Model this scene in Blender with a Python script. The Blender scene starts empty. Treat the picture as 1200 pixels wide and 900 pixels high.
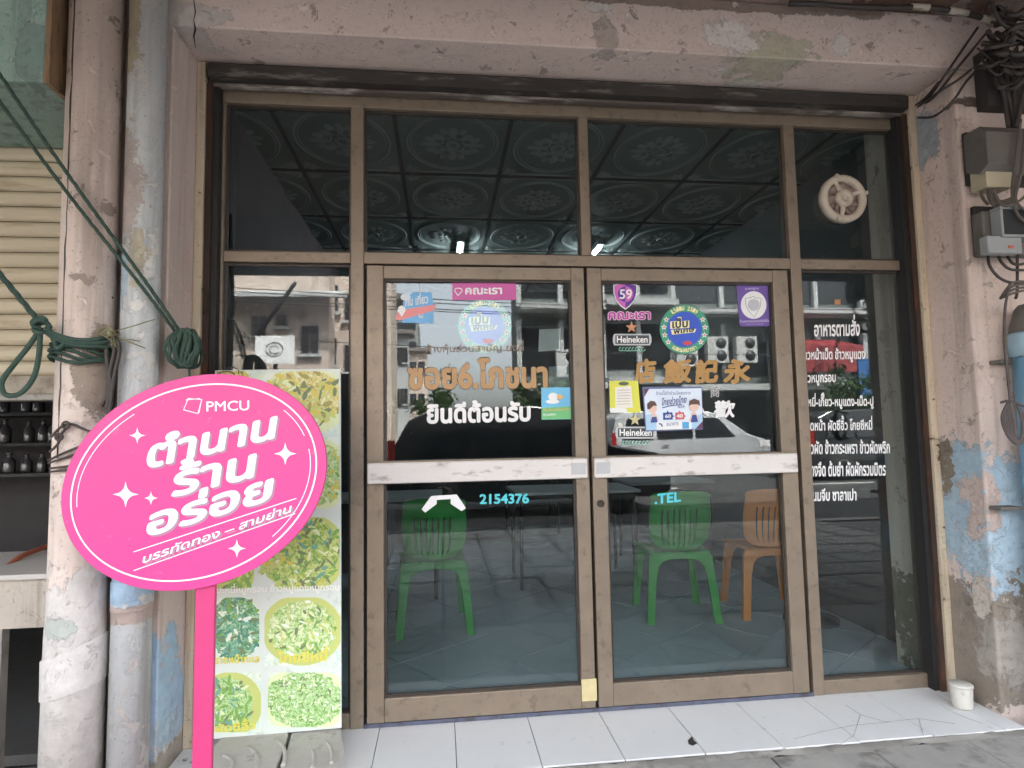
import bpy, bmesh, math, random
from mathutils import Vector, Matrix
random.seed(7)
scene = bpy.context.scene
COL = scene.collection
R = math.radians

# ------------------------------------------------------------------ camera
F_PX, EYE, DIST = 720.0, 1.212, 2.7
YAW, PITCH, ROLL = R(6.604), R(4.396), R(-1.059)
fwd = Vector((math.sin(YAW)*math.cos(PITCH), math.cos(YAW)*math.cos(PITCH), math.sin(PITCH)))
rgt0 = Vector((math.cos(YAW), -math.sin(YAW), 0)); up0 = rgt0.cross(fwd)
rgt = math.cos(ROLL)*rgt0 + math.sin(ROLL)*up0
upv = -math.sin(ROLL)*rgt0 + math.cos(ROLL)*up0
CAM = Vector((0, -DIST, EYE))
cd = bpy.data.cameras.new('camera'); cam = bpy.data.objects.new('camera', cd); COL.objects.link(cam)
cd.sensor_width = 36; cd.lens = 36*F_PX/1200; cd.clip_start = .05; cd.clip_end = 2000
cam.matrix_world = Matrix((( rgt.x, upv.x, -fwd.x, CAM.x), (rgt.y, upv.y, -fwd.y, CAM.y), (rgt.z, upv.z, -fwd.z, CAM.z), (0,0,0,1)))
scene.camera = cam

# ------------------------------------------------------------------ light
world = bpy.data.worlds.new('World'); scene.world = world; world.use_nodes = True
wn = world.node_tree.nodes; wl = world.node_tree.links
SUN_EL, SUN_AZ = R(56), R(28)          # azimuth measured from +Y towards +X
sky = wn.new('ShaderNodeTexSky'); sky.sky_type = 'NISHITA'; sky.sun_disc = False
sky.sun_elevation = SUN_EL; sky.sun_rotation = SUN_AZ; sky.air_density = 1.0; sky.dust_density = 4.0; sky.ozone_density = 1.0
wn['Background'].inputs['Strength'].default_value = 0.15
hsv = wn.new('ShaderNodeHueSaturation'); hsv.inputs['Saturation'].default_value = .32   # thin bright overcast
wl.new(sky.outputs[0], hsv.inputs['Color']); wl.new(hsv.outputs[0], wn['Background'].inputs['Color'])
sd = bpy.data.lights.new('sun', 'SUN'); sd.energy = 3.0; sd.angle = R(.6); sd.color = (1, .96, .9)
sun = bpy.data.objects.new('sun', sd); COL.objects.link(sun)
sdir = Vector((math.sin(SUN_AZ)*math.cos(SUN_EL), math.cos(SUN_AZ)*math.cos(SUN_EL), math.sin(SUN_EL)))
sun.rotation_euler = (-sdir).to_track_quat('-Z', 'Y').to_euler()
scene.cycles.use_denoising = True; scene.cycles.max_bounces = 8; scene.cycles.diffuse_bounces = 4; scene.cycles.glossy_bounces = 4; scene.cycles.use_adaptive_sampling = True; scene.cycles.adaptive_threshold = .015; scene.cycles.transparent_max_bounces = 24
vs = scene.view_settings; vs.view_transform = 'Standard'; vs.look = 'None'; vs.gamma = 1; vs.exposure = 3.85

# ------------------------------------------------------------------ pixel -> place
def ray(px, py): return fwd + rgt*((px-600)/F_PX) + upv*((450-py)/F_PX)
def W(px, py, Y):                      # on the upright plane y = Y
    d = ray(px, py); t = (Y-CAM.y)/d.y; return CAM + d*t
def G(px, py, z=0.0):                  # on the level plane z
    d = ray(px, py); t = (z-CAM.z)/d.z; return CAM + d*t
def XW(px, x, Y): return W(px, 450, Y)

def lin(h):
    h = h.lstrip('#'); c = [int(h[i:i+2], 16)/255 for i in (0, 2, 4)]
    return tuple(((x+.055)/1.055)**2.4 if x > .04045 else x/12.92 for x in c)

# ------------------------------------------------------------------ materials
class NT:
    def __init__(s, name):
        s.m = bpy.data.materials.new(name); s.m.use_nodes = True
        s.t = s.m.node_tree; s.n = s.t.nodes; s.p = s.n['Principled BSDF']; s.out = s.n['Material Output']
    def add(s, typ, ins=None, **kw):
        n = s.n.new('ShaderNode'+typ)
        for k, v in kw.items(): setattr(n, k, v)
        for k, v in (ins or {}).items(): s.set(n.inputs[k], v)
        return n
    def set(s, sock, v):
        if hasattr(v, 'is_output') or isinstance(v, bpy.types.NodeSocket): s.t.links.new(v, sock)
        else:
            if sock.type == 'RGBA' and len(v) == 3: v = (*v, 1)
            sock.default_value = v
    def math(s, op, a, b=0.0, clamp=False):
        n = s.add('Math', operation=op, use_clamp=clamp); s.set(n.inputs[0], a); s.set(n.inputs[1], b); return n.outputs[0]
    def vm(s, op, a, b):
        n = s.add('VectorMath', operation=op); s.set(n.inputs[0], a); s.set(n.inputs[1], b)
        return n.outputs['Value'] if op == 'LENGTH' else n.outputs[0]
    def mix(s, f, a, b):
        n = s.add('Mix', data_type='RGBA'); s.set(n.inputs[0], f); s.set(n.inputs[6], a); s.set(n.inputs[7], b); return n.outputs[2]
    def noise(s, vec, scale, detail=4, rough=.55, dist=0.0):
        n = s.add('TexNoise', {'Scale': scale, 'Detail': detail, 'Roughness': rough, 'Distortion': dist}); s.set(n.inputs['Vector'], vec); return n.outputs[0]
    def step(s, v, a, b):
        n = s.add('MapRange', {'From Min': a, 'From Max': b}, interpolation_type='SMOOTHSTEP'); s.set(n.inputs[0], v); return n.outputs[0]
    def pos(s): return s.add('NewGeometry').outputs['Position']
    def obj(s): return s.add('TexCoord').outputs['Object']
    def bump(s, h, strength, dist=.01):
        b = s.add('Bump', {'Strength': strength, 'Distance': dist}); s.set(b.inputs['Height'], h); s.set(s.p.inputs['Normal'], b.outputs[0])

MATS = {}
def M(name, col, rough=.6, metal=0.0, var=.12, vs_=6.0, bump=.0, bs=60.0, spec=.5, dirt=None, dirt_amt=.0, dirt_scale=3.0, stretch=(1,1,1), world_space=True):
    if name in MATS: return MATS[name]
    if isinstance(col, str): col = lin(col)
    t = NT(name); v = t.pos() if world_space else t.obj()
    if stretch != (1,1,1): v = t.vm('MULTIPLY', v, stretch)
    n = t.noise(v, vs_, 5)
    c = t.mix(n, tuple(x*(1-var) for x in col), tuple(min(1, x*(1+var)) for x in col))
    if dirt_amt:
        d = t.noise(v, dirt_scale, 8, .65)
        k = t.step(d, .62-.25*dirt_amt, .72-.1*dirt_amt)
        c = t.mix(t.math('MULTIPLY', k, min(1, .35+dirt_amt*.5)), c, lin(dirt) if isinstance(dirt, str) else dirt)
    t.set(t.p.inputs['Base Color'], c)
    t.p.inputs['Metallic'].default_value = metal; t.p.inputs['Specular IOR Level'].default_value = spec
    rr = t.math('ADD', t.math('MULTIPLY', t.noise(v, vs_*3, 3), .3), rough-.15, True); t.set(t.p.inputs['Roughness'], rr)
    if bump: t.bump(t.noise(v, bs, 6, .6), bump, .004)
    MATS[name] = t.m; return t.m

def flat(name, col, rough=.5, emit=None):
    if name in MATS: return MATS[name]
    if isinstance(col, str): col = lin(col)
    t = NT(name); n = t.noise(t.pos(), 30, 3)
    t.set(t.p.inputs['Base Color'], t.mix(n, tuple(x*.93 for x in col), tuple(min(1, x*1.05) for x in col)))
    t.p.inputs['Roughness'].default_value = rough
    if emit: t.p.inputs['Emission Color'].default_value = (*col, 1); t.p.inputs['Emission Strength'].default_value = emit
    MATS[name] = t.m; return t.m

def wall_mat(name, base, patches=(), grime='#5a4c42', grime_amt=.5, low=None, bump=.6, chips=.0, chipcol='#cfc6bb', streak=True):
    """old painted plaster: patches = (centre, radii, colour, noise scale, raggedness)"""
    t = NT(name); P = t.pos(); base = lin(base) if isinstance(base, str) else base
    big = t.noise(P, 2.2, 6, .6); fine = t.noise(P, 38, 6, .65)
    c = t.mix(big, tuple(x*.86 for x in base), tuple(x*1.1 for x in base))
    c = t.mix(t.math('MULTIPLY', t.step(fine, .52, .75), .22), c, tuple(x*.72 for x in base))
    if streak:
        sv = t.vm('MULTIPLY', P, (14, 14, .9)); st = t.noise(sv, 1, 5, .6)
        c = t.mix(t.math('MULTIPLY', t.step(st, .48, .70), .55*grime_amt), c, lin(grime))
    sp = t.noise(P, 95, 3, .6)
    c = t.mix(t.math('MULTIPLY', t.step(sp, .64, .70), .75*grime_amt), c, lin(grime))
    sc = t.noise(t.vm('MULTIPLY', P, (30, 30, 9)), 1, 8, .75, .8)
    c = t.mix(t.math('MULTIPLY', t.step(sc, .59, .66), .45*grime_amt), c, tuple(x*.52 for x in base))
    lt = t.noise(P, 17, 9, .75, .5)
    c = t.mix(t.math('MULTIPLY', t.step(lt, .60, .63), .40), c, tuple(min(1, x*1.4) for x in base))
    mid = t.noise(P, 9, 7, .65)
    height = t.math('ADD', t.math('MULTIPLY', fine, .35), t.math('MULTIPLY', mid, .6))
    height = t.math('ADD', height, t.math('MULTIPLY', t.step(lt, .57, .60), .35))
    if chips:
        ch = t.step(t.noise(P, 11, 8, .7, .4), .655-chips*.15, .67-chips*.15)
        c = t.mix(ch, c, lin(chipcol)); height = t.math('SUBTRACT', height, t.math('MULTIPLY', ch, .8))
    for ctr, rad, colr, ns, rag in patches:
        colr = lin(colr) if isinstance(colr, str) else colr
        q = t.add('VectorMath', operation='SUBTRACT'); t.set(q.inputs[0], P); q.inputs[1].default_value = ctr
        d = t.vm('LENGTH', t.vm('DIVIDE', q.outputs[0], rad), (0,0,0))
        nz = t.math('ADD', t.math('MULTIPLY', t.noise(P, ns, 9, .72, .3), .72), t.math('MULTIPLY', t.noise(P, ns*4.5, 7, .75, .6), .28))
        e = t.math('ADD', d, t.math('MULTIPLY', t.math('SUBTRACT', nz, .5), rag*4.2))
        brk = t.step(t.noise(P, ns*2.6, 8, .72, .4), .36, .385)
        m = t.math('MULTIPLY', t.step(e, 1.03, .97), brk)
        rim = t.math('MULTIPLY', t.step(e, 1.10, 1.02), t.math('SUBTRACT', 1.0, m))
        cc = t.mix(t.noise(P, 25, 6, .7), tuple(x*.62 for x in colr), tuple(min(1, x*1.18) for x in colr))
        c = t.mix(t.math('MULTIPLY', rim, .45), c, (.50, .47, .44)); c = t.mix(m, c, cc)
        height = t.math('SUBTRACT', height, t.math('MULTIPLY', m, .9))
    t.set(t.p.inputs['Base Color'], c); t.p.inputs['Roughness'].default_value = .82; t.p.inputs['Specular IOR Level'].default_value = .25
    t.bump(height, bump, .010); MATS[name] = t.m; return t.m

def glass_mat(name='tinted_glass', tint=(.84,.89,.885), f0=.041):
    if name in MATS: return MATS[name]
    t = NT(name); P = t.pos()
    lw = t.add('LayerWeight', {'Blend': .5})
    fr = t.math('ADD', t.math('MULTIPLY', t.math('POWER', lw.outputs['Facing'], 4.5), .8), f0, True)
    tr = t.add('BsdfTransparent', {'Color': tint}); gl = t.add('BsdfGlossy', {'Color': (1,1,1), 'Roughness': .0})
    wob = t.add('Bump', {'Strength': .05, 'Distance': .002}); t.set(wob.inputs['Height'], t.noise(P, 2.2, 2)); t.set(gl.inputs['Normal'], wob.outputs[0])
    mx = t.add('MixShader'); t.set(mx.inputs[0], fr); t.set(mx.inputs[1], tr.outputs[0]); t.set(mx.inputs[2], gl.outputs[0])
    # dust specks and a thin smear of grime on the pane
    vo = t.add('TexVoronoi', {'Scale': 34.0, 'Randomness': 1.0}); t.set(vo.inputs['Vector'], P)
    gate = t.step(t.noise(P, 19, 2), .54, .60)
    speck = t.math('MULTIPLY', t.step(vo.outputs['Distance'], .075, .045), gate)
    smear = t.math('MULTIPLY', t.step(t.noise(t.vm('MULTIPLY', P, (3, 3, 1.3)), 3, 7, .7), .42, .9), .018)
    df = t.add('BsdfDiffuse', {'Color': (.62,.62,.58)})
    m2 = t.add('MixShader'); t.set(m2.inputs[0], t.math('MAXIMUM', t.math('MULTIPLY', speck, .55), smear)); t.set(m2.inputs[1], mx.outputs[0]); t.set(m2.inputs[2], df.outputs[0])
    t.set(t.out.inputs['Surface'], m2.outputs[0]); MATS[name] = t.m; return t.m

# ------------------------------------------------------------------ mesh helpers
ORG = {}
class MB:
    def __init__(s): s.v = []; s.f = []; s.mi = []; s.cur = 0; s.sm = []
    def face(s, idx, smooth=False): s.f.append(tuple(idx)); s.mi.append(s.cur); s.sm.append(smooth)
    def add(s, pts): b = len(s.v); s.v += [tuple(p) for p in pts]; return b
    def box(s, a, b):
        x0,x1 = sorted((a[0],b[0])); y0,y1 = sorted((a[1],b[1])); z0,z1 = sorted((a[2],b[2]))
        k = s.add([(x0,y0,z0),(x1,y0,z0),(x1,y1,z0),(x0,y1,z0),(x0,y0,z1),(x1,y0,z1),(x1,y1,z1),(x0,y1,z1)])
        for q in ((0,3,2,1),(4,5,6,7),(0,1,5,4),(1,2,6,5),(2,3,7,6),(3,0,4,7)): s.face([k+i for i in q])
        return s
    def prism(s, pts, off):           # polygon of 3D points swept by vector off
        off = Vector(off); n = len(pts); k = s.add([Vector(p) for p in pts]); k2 = s.add([Vector(p)+off for p in pts])
        s.face(range(k, k+n)); s.face(range(k2+n-1, k2-1, -1))
        for i in range(n): j = (i+1) % n; s.face((k+j, k+i, k2+i, k2+j))
        return s
    def tube(s, pts, r, n=8, cap=True, closed=False):
        pts = [Vector(p) for p in pts]; rr = r if isinstance(r, (list, tuple)) else [r]*len(pts); rings = []; prev = None
        for i, p in enumerate(pts):
            a = pts[i-1] if i or closed else p; b = pts[(i+1) % len(pts)] if i < len(pts)-1 or closed else p
            d = (b-a); d = d.normalized() if d.length > 1e-9 else Vector((0,0,1))
            if prev is None: u = d.cross(Vector((0,0,1)) if abs(d.z) < .9 else Vector((1,0,0))).normalized()
            else:
                u = prev - d*prev.dot(d); u = u.normalized() if u.length > 1e-6 else d.orthogonal().normalized()
            prev = u; w = d.cross(u)
            rings.append(s.add([p + (u*math.cos(2*math.pi*j/n) + w*math.sin(2*math.pi*j/n))*rr[i] for j in range(n)]))
        m = len(rings)
        for i in range(m if closed else m-1):
            a, b = rings[i], rings[(i+1) % m]
            for j in range(n): s.face((a+j, a+(j+1)%n, b+(j+1)%n, b+j), True)
        if cap and not closed: s.face([rings[0]+j for j in range(n-1,-1,-1)]); s.face([rings[-1]+j for j in range(n)])
        return s
    def lathe(s, prof, c=(0,0,0), axis='Z', n=24, smooth=True):   # prof: (r, h)
        c = Vector(c); rings = []
        for r_, h in prof:
            pts = []
            for j in range(n):
                a = 2*math.pi*j/n; u, v = r_*math.cos(a), r_*math.sin(a)
                pts.append(c + (Vector((u, v, h)) if axis == 'Z' else Vector((u, h, v)) if axis == 'Y' else Vector((h, u, v))))
            rings.append(s.add(pts))
        for i in range(len(rings)-1):
            a, b = rings[i], rings[i+1]
            for j in range(n): s.face((a+j, a+(j+1)%n, b+(j+1)%n, b+j), smooth)
        s.face([rings[0]+j for j in range(n-1,-1,-1)]); s.face([rings[-1]+j for j in range(n)])
        return s
    def raw(s, verts, faces, smooth=False):
        k = s.add(verts)
        for f in faces: s.face([k+i for i in f], smooth)
        return s
    def mesh(s, name, mats, org=(0,0,0)):
        me = bpy.data.meshes.new(name); o = Vector(org)
        me.from_pydata([tuple(Vector(v)-o) for v in s.v], [], s.f)
        for m in (mats if isinstance(mats, (list, tuple)) else [mats]): me.materials.append(m)
        me.polygons.foreach_set('material_index', s.mi); me.polygons.foreach_set('use_smooth', s.sm)
        bm = bmesh.new(); bm.from_mesh(me); bmesh.ops.recalc_face_normals(bm, faces=bm.faces); bm.to_mesh(me); bm.free()
        me.update(); return me
    def build(s, name, mats, parent=None, bevel=0.0, seg=2):
        if parent is not None: org = ORG[parent.name]
        else:
            xs = [v[0] for v in s.v]; ys = [v[1] for v in s.v]; zs = [v[2] for v in s.v]
            org = ((min(xs)+max(xs))/2, (min(ys)+max(ys))/2, min(zs))
        o = bpy.data.objects.new(name, s.mesh(name, mats, org)); COL.objects.link(o)
        if parent is not None: o.parent = parent
        else: o.location = org
        ORG[o.name] = tuple(org)
        if bevel:
            b = o.modifiers.new('bevel', 'BEVEL'); b.width = bevel; b.segments = seg; b.limit_method = 'ANGLE'; b.angle_limit = R(40)
        return o
def tag(o, label=None, cat=None, group=None, kind=None):
    if label: o['label'] = label
    if cat: o['category'] = cat
    if group: o['group'] = group
    if kind: o['kind'] = kind
    return o
def thing(name, loc, label, cat, group=None):
    o = bpy.data.objects.new(name, None); COL.objects.link(o); o.location = loc; o.empty_display_size = .1
    ORG[o.name] = tuple(loc); return tag(o, label, cat, group)
def box(name, a, b, mat, parent=None, bevel=0.0, seg=2): return MB().box(a, b).build(name, mat, parent, bevel, seg)
def copy_tree(o, parent=None):
    c = o.copy(); COL.objects.link(c); c.parent = parent
    for ch in [x for x in o.children]: copy_tree(ch, c)
    return c
def arc(cx, cz, rx, rz, a0, a1, n, Y): return [(cx+rx*math.cos(a0+(a1-a0)*i/n), Y, cz+rz*math.sin(a0+(a1-a0)*i/n)) for i in range(n+1)]
def smooth_path(pts, k=6):              # Catmull-Rom
    pts = [Vector(p) for p in pts]; out = []
    for i in range(len(pts)-1):
        p0, p1, p2, p3 = pts[max(0,i-1)], pts[i], pts[i+1], pts[min(len(pts)-1,i+2)]
        for j in range(k):
            t = j/k; out.append(.5*((2*p1)+(p2-p0)*t+(2*p0-5*p1+4*p2-p3)*t*t+(3*p1-p0-3*p2+p3)*t**3))
    out.append(pts[-1]); return out
def clip_poly(poly, x0, x1, y0, y1):
    for ax, lim, sg in ((0,x0,1),(0,x1,-1),(1,y0,1),(1,y1,-1)):
        out = []
        for i in range(len(poly)):
            a, b = poly[i-1], poly[i]; da, db = sg*(a[ax]-lim), sg*(b[ax]-lim)
            if (da >= 0) != (db >= 0):
                t = da/(da-db); out.append((a[0]+(b[0]-a[0])*t, a[1]+(b[1]-a[1])*t))
            if db >= 0: out.append(b)
        poly = out
        if not poly: return []
    return poly

# ------------------------------------------------------------------ lettering
_cnt = {}
def _curve_of(s):
    cu = bpy.data.curves.new('t', 'FONT'); cu.body = s; cu.size = 1
    ob = bpy.data.objects.new('t', cu); COL.objects.link(ob)
    dg = bpy.context.evaluated_depsgraph_get(); dg.update()
    c = ob.evaluated_get(dg).to_curve(dg, apply_modifiers=False).copy()
    ob.to_curve_clear(); bpy.data.objects.remove(ob); bpy.data.curves.remove(cu); return c
ABOVE = 'ัิีึื็'; TONES = '่้๊๋์'
def text2d(s, bold=0.0, res=3):
    c = _curve_of(s); k = 0
    for i, ch in enumerate(s):
        if ch == ' ': continue
        if ch not in _cnt:
            q = _curve_of(ch); _cnt[ch] = len(q.splines); bpy.data.curves.remove(q)
        n = _cnt[ch]
        if ch in TONES and i and s[i-1] in ABOVE:
            for sp in c.splines[k:k+n]:
                for bp in sp.bezier_points:
                    for at in ('co', 'handle_left', 'handle_right'): getattr(bp, at).y += .21
        k += n
    c.dimensions = '2D'; c.fill_mode = 'BOTH'; c.resolution_u = res; c.extrude = 0
    ob = bpy.data.objects.new('t', c); COL.objects.link(ob)
    dg = bpy.context.evaluated_depsgraph_get(); dg.update()
    me = ob.evaluated_get(dg).to_mesh()
    vs_ = [(v.co.x, v.co.y) for v in me.vertices]; fs = [tuple(p.vertices) for p in me.polygons]
    ob.evaluated_get(dg).to_mesh_clear(); bpy.data.objects.remove(ob); bpy.data.curves.remove(c)
    return vs_, fs
def text_into(mb, s, bl, br, tl, P, bold=0.0, lift=0.0, clip_x=None):
    """fit the box of a string to three picture points placed by P(px,py)"""
    v, f = text2d(s)
    x0 = min(a[0] for a in v); x1 = max(a[0] for a in v); y0 = min(a[1] for a in v); y1 = max(a[1] for a in v)
    o = P(*bl); ux = (P(*br)-o)/(x1-x0); uy = (P(*tl)-o)/(y1-y0)
    x0 -= bold; x1 += bold; y0 -= bold; y1 += bold          # heavier weight: the outline repeated a hair apart
    ux = (P(*br)-o)/(x1-x0); uy = (P(*tl)-o)/(y1-y0)
    offs = [(0,0)] if bold <= 0 else [(bold*math.cos(2*math.pi*i/8), bold*math.sin(2*math.pi*i/8)) for i in range(8)]
    for i, (dx, dy) in enumerate(offs):
        mb.raw([o + ux*(a[0]-x0+dx) + uy*(a[1]-y0+dy) + Vector((0,-lift-.00001*i,0)) for a in v], f)
def PY(Y): return lambda x, y: W(x, y, Y)
def poly_into(mb, pts, P, lift=0.0, thick=.0006):
    mb.prism([P(*p)+Vector((0,-lift,0)) for p in pts], (0, thick, 0))
def star(cx, cy, r, n=5, inner=.42, rot=-90, sx=1.0): return [(cx+sx*math.cos(R(rot+180*i/n))*(r if i%2==0 else r*inner), cy+math.sin(R(rot+180*i/n))*(r if i%2==0 else r*inner)) for i in range(2*n)]
def ell(cx, cy, rx, ry, n=40, rot=0.0):
    c, s = math.cos(rot), math.sin(rot)
    return [(cx+rx*math.cos(2*math.pi*i/n)*c-ry*math.sin(2*math.pi*i/n)*s, cy+rx*math.cos(2*math.pi*i/n)*s+ry*math.sin(2*math.pi*i/n)*c) for i in range(n)]
def stroke_into(mb, pts, w, P, lift=0.0, closed=False):   # flat printed line through picture points
    n = len(pts); L = []
    for i, p in enumerate(pts):
        a = pts[i-1] if (i or closed) else p; b = pts[(i+1)%n] if (i < n-1 or closed) else p
        dx, dy = b[0]-a[0], b[1]-a[1]; l = math.hypot(dx, dy) or 1; nx, ny = -dy/l*w/2, dx/l*w/2
        L.append((P(p[0]+nx, p[1]+ny)+Vector((0,-lift,0)), P(p[0]-nx, p[1]-ny)+Vector((0,-lift,0))))
    k = mb.add([q for pr in L for q in pr])
    for i in range(n if closed else n-1):
        j = (i+1) % n; mb.face((k+2*i, k+2*i+1, k+2*j+1, k+2*j))

# ================================================================== shared materials
MAUVE = '#d0beb5'
m_frame = M('bronze_aluminium', (.235,.186,.138), .42, .30, .22, 9, .14, 120, dirt='#5d5146', dirt_amt=.34, dirt_scale=22)
m_frame_dark = M('dark_glazing_bead', (.045,.036,.030), .5, .2, .2, 20, .05, 150)  # real bead, its colour deepened to carry the shade round the panes
m_glass = glass_mat()
m_black = M('black_rubber', (.015,.014,.014), .6, 0, .2, 20)
m_white = flat('white_print', (.80,.80,.80), .45)
m_tile = M('white_glazed_tile', (.70,.70,.69), .50, 0, .07, 4, .04, 30, dirt='#a8a298', dirt_amt=.08, dirt_scale=17)
m_grout = M('dark_grout', (.12,.115,.11), .9, 0, .3, 40, .3, 90)
m_conc = M('grey_concrete', (.26,.245,.22), .88, 0, .25, 9, .45, 50, dirt='#3f3a34', dirt_amt=.4, dirt_scale=8)
m_paver = M('pavement_concrete', (.33,.315,.29), .85, 0, .25, 7, .5, 70, dirt='#4a453f', dirt_amt=.5, dirt_scale=6)
m_wood_brown = M('weathered_plywood', (.25,.155,.085), .75, 0, .35, 5, .3, 60, dirt='#2e2118', dirt_amt=.5, dirt_scale=16, stretch=(3,3,.5))
m_cable = M('dark_cable', (.045,.036,.032), .55, 0, .4, 30, .1, 90)
m_rope = M('green_rope', (.040,.075,.058), .9, 0, .45, 60, .5, 260)
m_rust = M('rusty_steel', (.038,.031,.027), .75, .1, .6, 14, .5, 70, dirt='#85817a', dirt_amt=.36, dirt_scale=16, stretch=(.35,1,2))

# ================================================================== setting: ground
PAVZ = -.010
g = box('ground', (-160,-160,-.9), (160,60,-.34), M('earth', (.16,.14,.12), .95)); tag(g, kind='structure')
road = box('road', (-120,-17.5,-.338), (120,-5.22,-.20), M('asphalt', (.036,.036,.037), .85, 0, .25, 4, .4, 120, dirt='#6b6863', dirt_amt=.3, dirt_scale=2)); tag(road, kind='structure')
pv = box('pavement', (-60,-5.0,-.336), (60,.04,-.075), m_grout); tag(pv, kind='structure')
kb = box('kerb', (-60,-5.2,-.336), (60,-5.003,-.05), m_conc); tag(kb, kind='structure')
pv2 = box('far_pavement', (-60,-70,-.336), (60,-17.52,-.06), M('far_paving', (.25,.24,.225), .9)); tag(pv2, kind='structure')
for i in range(10):
    mk = box('road_marking', (-22+i*5,-11.4,-.199), (-19.5+i*5,-11.25,-.194), flat('road_paint', (.6,.6,.57), .8), pv); mk.parent = road; ORG[mk.name] = ORG[road.name]
    mk.data.transform(Matrix.Translation(Vector(ORG[pv.name])-Vector(ORG[road.name])))
# stamped pavers with concentric ribs
def paver_mesh(side=.40, h=.06):
    mb = MB(); a = side/2-.004; c = .008
    k = mb.add([(-a,-a,-h),(a,-a,-h),(a,a,-h),(-a,a,-h),(-a,-a,-c),(a,-a,-c),(a,a,-c),(-a,a,-c),(-a+c,-a+c,0),(a-c,-a+c,0),(a-c,a-c,0),(-a+c,a-c,0)])
    for q in ((0,1,5,4),(1,2,6,5),(2,3,7,6),(3,0,4,7),(4,5,9,8),(5,6,10,9),(6,7,11,10),(7,4,8,11),(8,9,10,11)): mb.face([k+i for i in q])
    mb.cur = 1
    for rr in (.085, .165, .245, .325, .385):
        n = 9; L = []
        for i in range(n+1):
            t = math.pi/2*i/n; co, si = math.cos(t), math.sin(t)
            L.append([(-a+c+(rr+d)*co, -a+c+(rr+d)*si, z) for d, z in ((-.024,-.001),(-.018,.004),(.018,.004),(.024,-.001))])
        L = [r for r in L if all(-a+.002 < p[0] < a-.002 and -a+.002 < p[1] < a-.002 for p in r)]
        k = mb.add([p for r in L for p in r])
        for i in range(len(L)-1):
            for j in range(3): mb.face((k+4*i+j, k+4*i+j+1, k+4*i+5+j, k+4*i+4+j), True)
    return mb.mesh('paver', [M('paver_dirt', (.185,.175,.16), .9, 0, .3, 8, .5, 70), m_paver])
pm = paver_mesh(); pm2 = MB().prism([(-.197,-.197,-.06),(.197,-.197,-.06),(.197,.197,-.06),(-.197,.197,-.06)], (0,0,.06)).mesh('paver', m_paver)
rows = 0
for iy in range(11):
    for ix in range(-9, 12):
        x, y = .2+ix*.40, -.645-iy*.40
        o = bpy.data.objects.new('paver', pm2 if iy < 2 and x > .1 else pm); COL.objects.link(o); o.parent = pv
        o.location = Vector((x+random.uniform(-.003,.003), y, PAVZ+random.uniform(-.004,.004)))-Vector(ORG[pv.name])
        o.rotation_euler = (random.uniform(-.006,.006), random.uniform(-.006,.006), [0, math.pi/2, math.pi, -math.pi/2][(ix%2)+2*(iy%2) if (iy%2)==0 else 3-(ix%2)])

# ================================================================== the shophouse
XL, XR, ZS, YF = -1.015, 2.300, 2.805, -.30      # reveal sides, soffit, pillar front
house = thing('shophouse', (.64, 0, -.075), 'old mauve shophouse front with peeling plaster beam and pillars around glass shopfront', 'building')
pw = lambda x, y, Y: tuple(W(x, y, Y))
m_lpil = wall_mat('pillar_plaster_left', MAUVE, [
    (pw(176,815,-.3), (.055,.3,.20), '#a9c0d4', 9, .8),
    (pw(196,840,-.1), (.3,.22,.055), '#aebfcd', 7, .9),
    (pw(190,890,-.1), (.4,.5,.10), '#a99f92', 6, .9),
    (pw(120,850,-.3), (.07,.1,.22), '#a2968a', 6, .8),
    (pw(207,20,-.3), (.10,.3,.05), '#cfc5bb', 8, .9)], grime_amt=.45)
B = MB().box((-1.335,YF,-.075), (XL,.30,ZS-.001)); B.build('pillar', m_lpil, house, .006)
m_rpil = wall_mat('pillar_plaster_right', '#d0beb4', [
    (pw(1128,600,-.18), (.4,.20,.30), '#a2b7c5', 6, .75),
    (pw(1180,640,-.30), (.10,.22,.24), '#aec3d0', 7, 1.0),
    (pw(1150,590,-.24), (.05,.09,.17), '#c4b1a8', 7, .9),
    (pw(1112,545,-.1), (.3,.05,.12), '#83796b', 9, .9),
    (pw(1122,745,-.1), (.5,.5,.26), '#8f8478', 5, .9),
    (pw(1148,700,-.24), (.3,.05,.10), '#c9beb2', 8, 1.2),
    (pw(1165,760,-.28), (.2,.07,.14), '#a8a096', 9, 1.1),
    (pw(1090,165,-.1), (.3,.10,.14), '#9fa6ac', 9, .9),
    (pw(1143,120,-.30), (.09,.2,.02), '#6c5f55', 9, 1.1)], grime='#54473d', grime_amt=.6, chips=.40, chipcol='#a89b8e')
B = MB().box((XR,YF,-.075), (2.95,.30,ZS-.001)); B.build('pillar', m_rpil, house, .012, 3)
m_beam = wall_mat('beam_plaster', '#d1bfb6', [
    (pw(905,55,-.3), (.17,.3,.075), '#bdb7a2', 7, 1.0),
    (pw(862,44,-.3), (.12,.3,.07), '#e0d7d0', 8, 1.1),
    (pw(985,52,-.3), (.035,.3,.05), '#d9d0ca', 9, .9),
    (pw(700,8,-.3), (.06,.3,.022), '#d5cdc6', 9, 1.1),
    (pw(712,45,-.3), (.045,.3,.07), '#b9aba2', 8, 1.2),
    (pw(770,0,-.3), (1.1,.3,.03), '#97867c', 4, .9),
    (pw(225,18,-.3), (.16,.3,.05), '#c9bfb8', 5, .9),
    (pw(1050,115,-.2), (.22,.14,.05), '#8c7b70', 7, 1.1),
    (pw(872,110,-.08), (.10,.05,.1), '#d3cbc3', 9, 1.1)], grime='#4c4038', grime_amt=.8, chips=.28, chipcol='#a3958a', streak=False)
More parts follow.
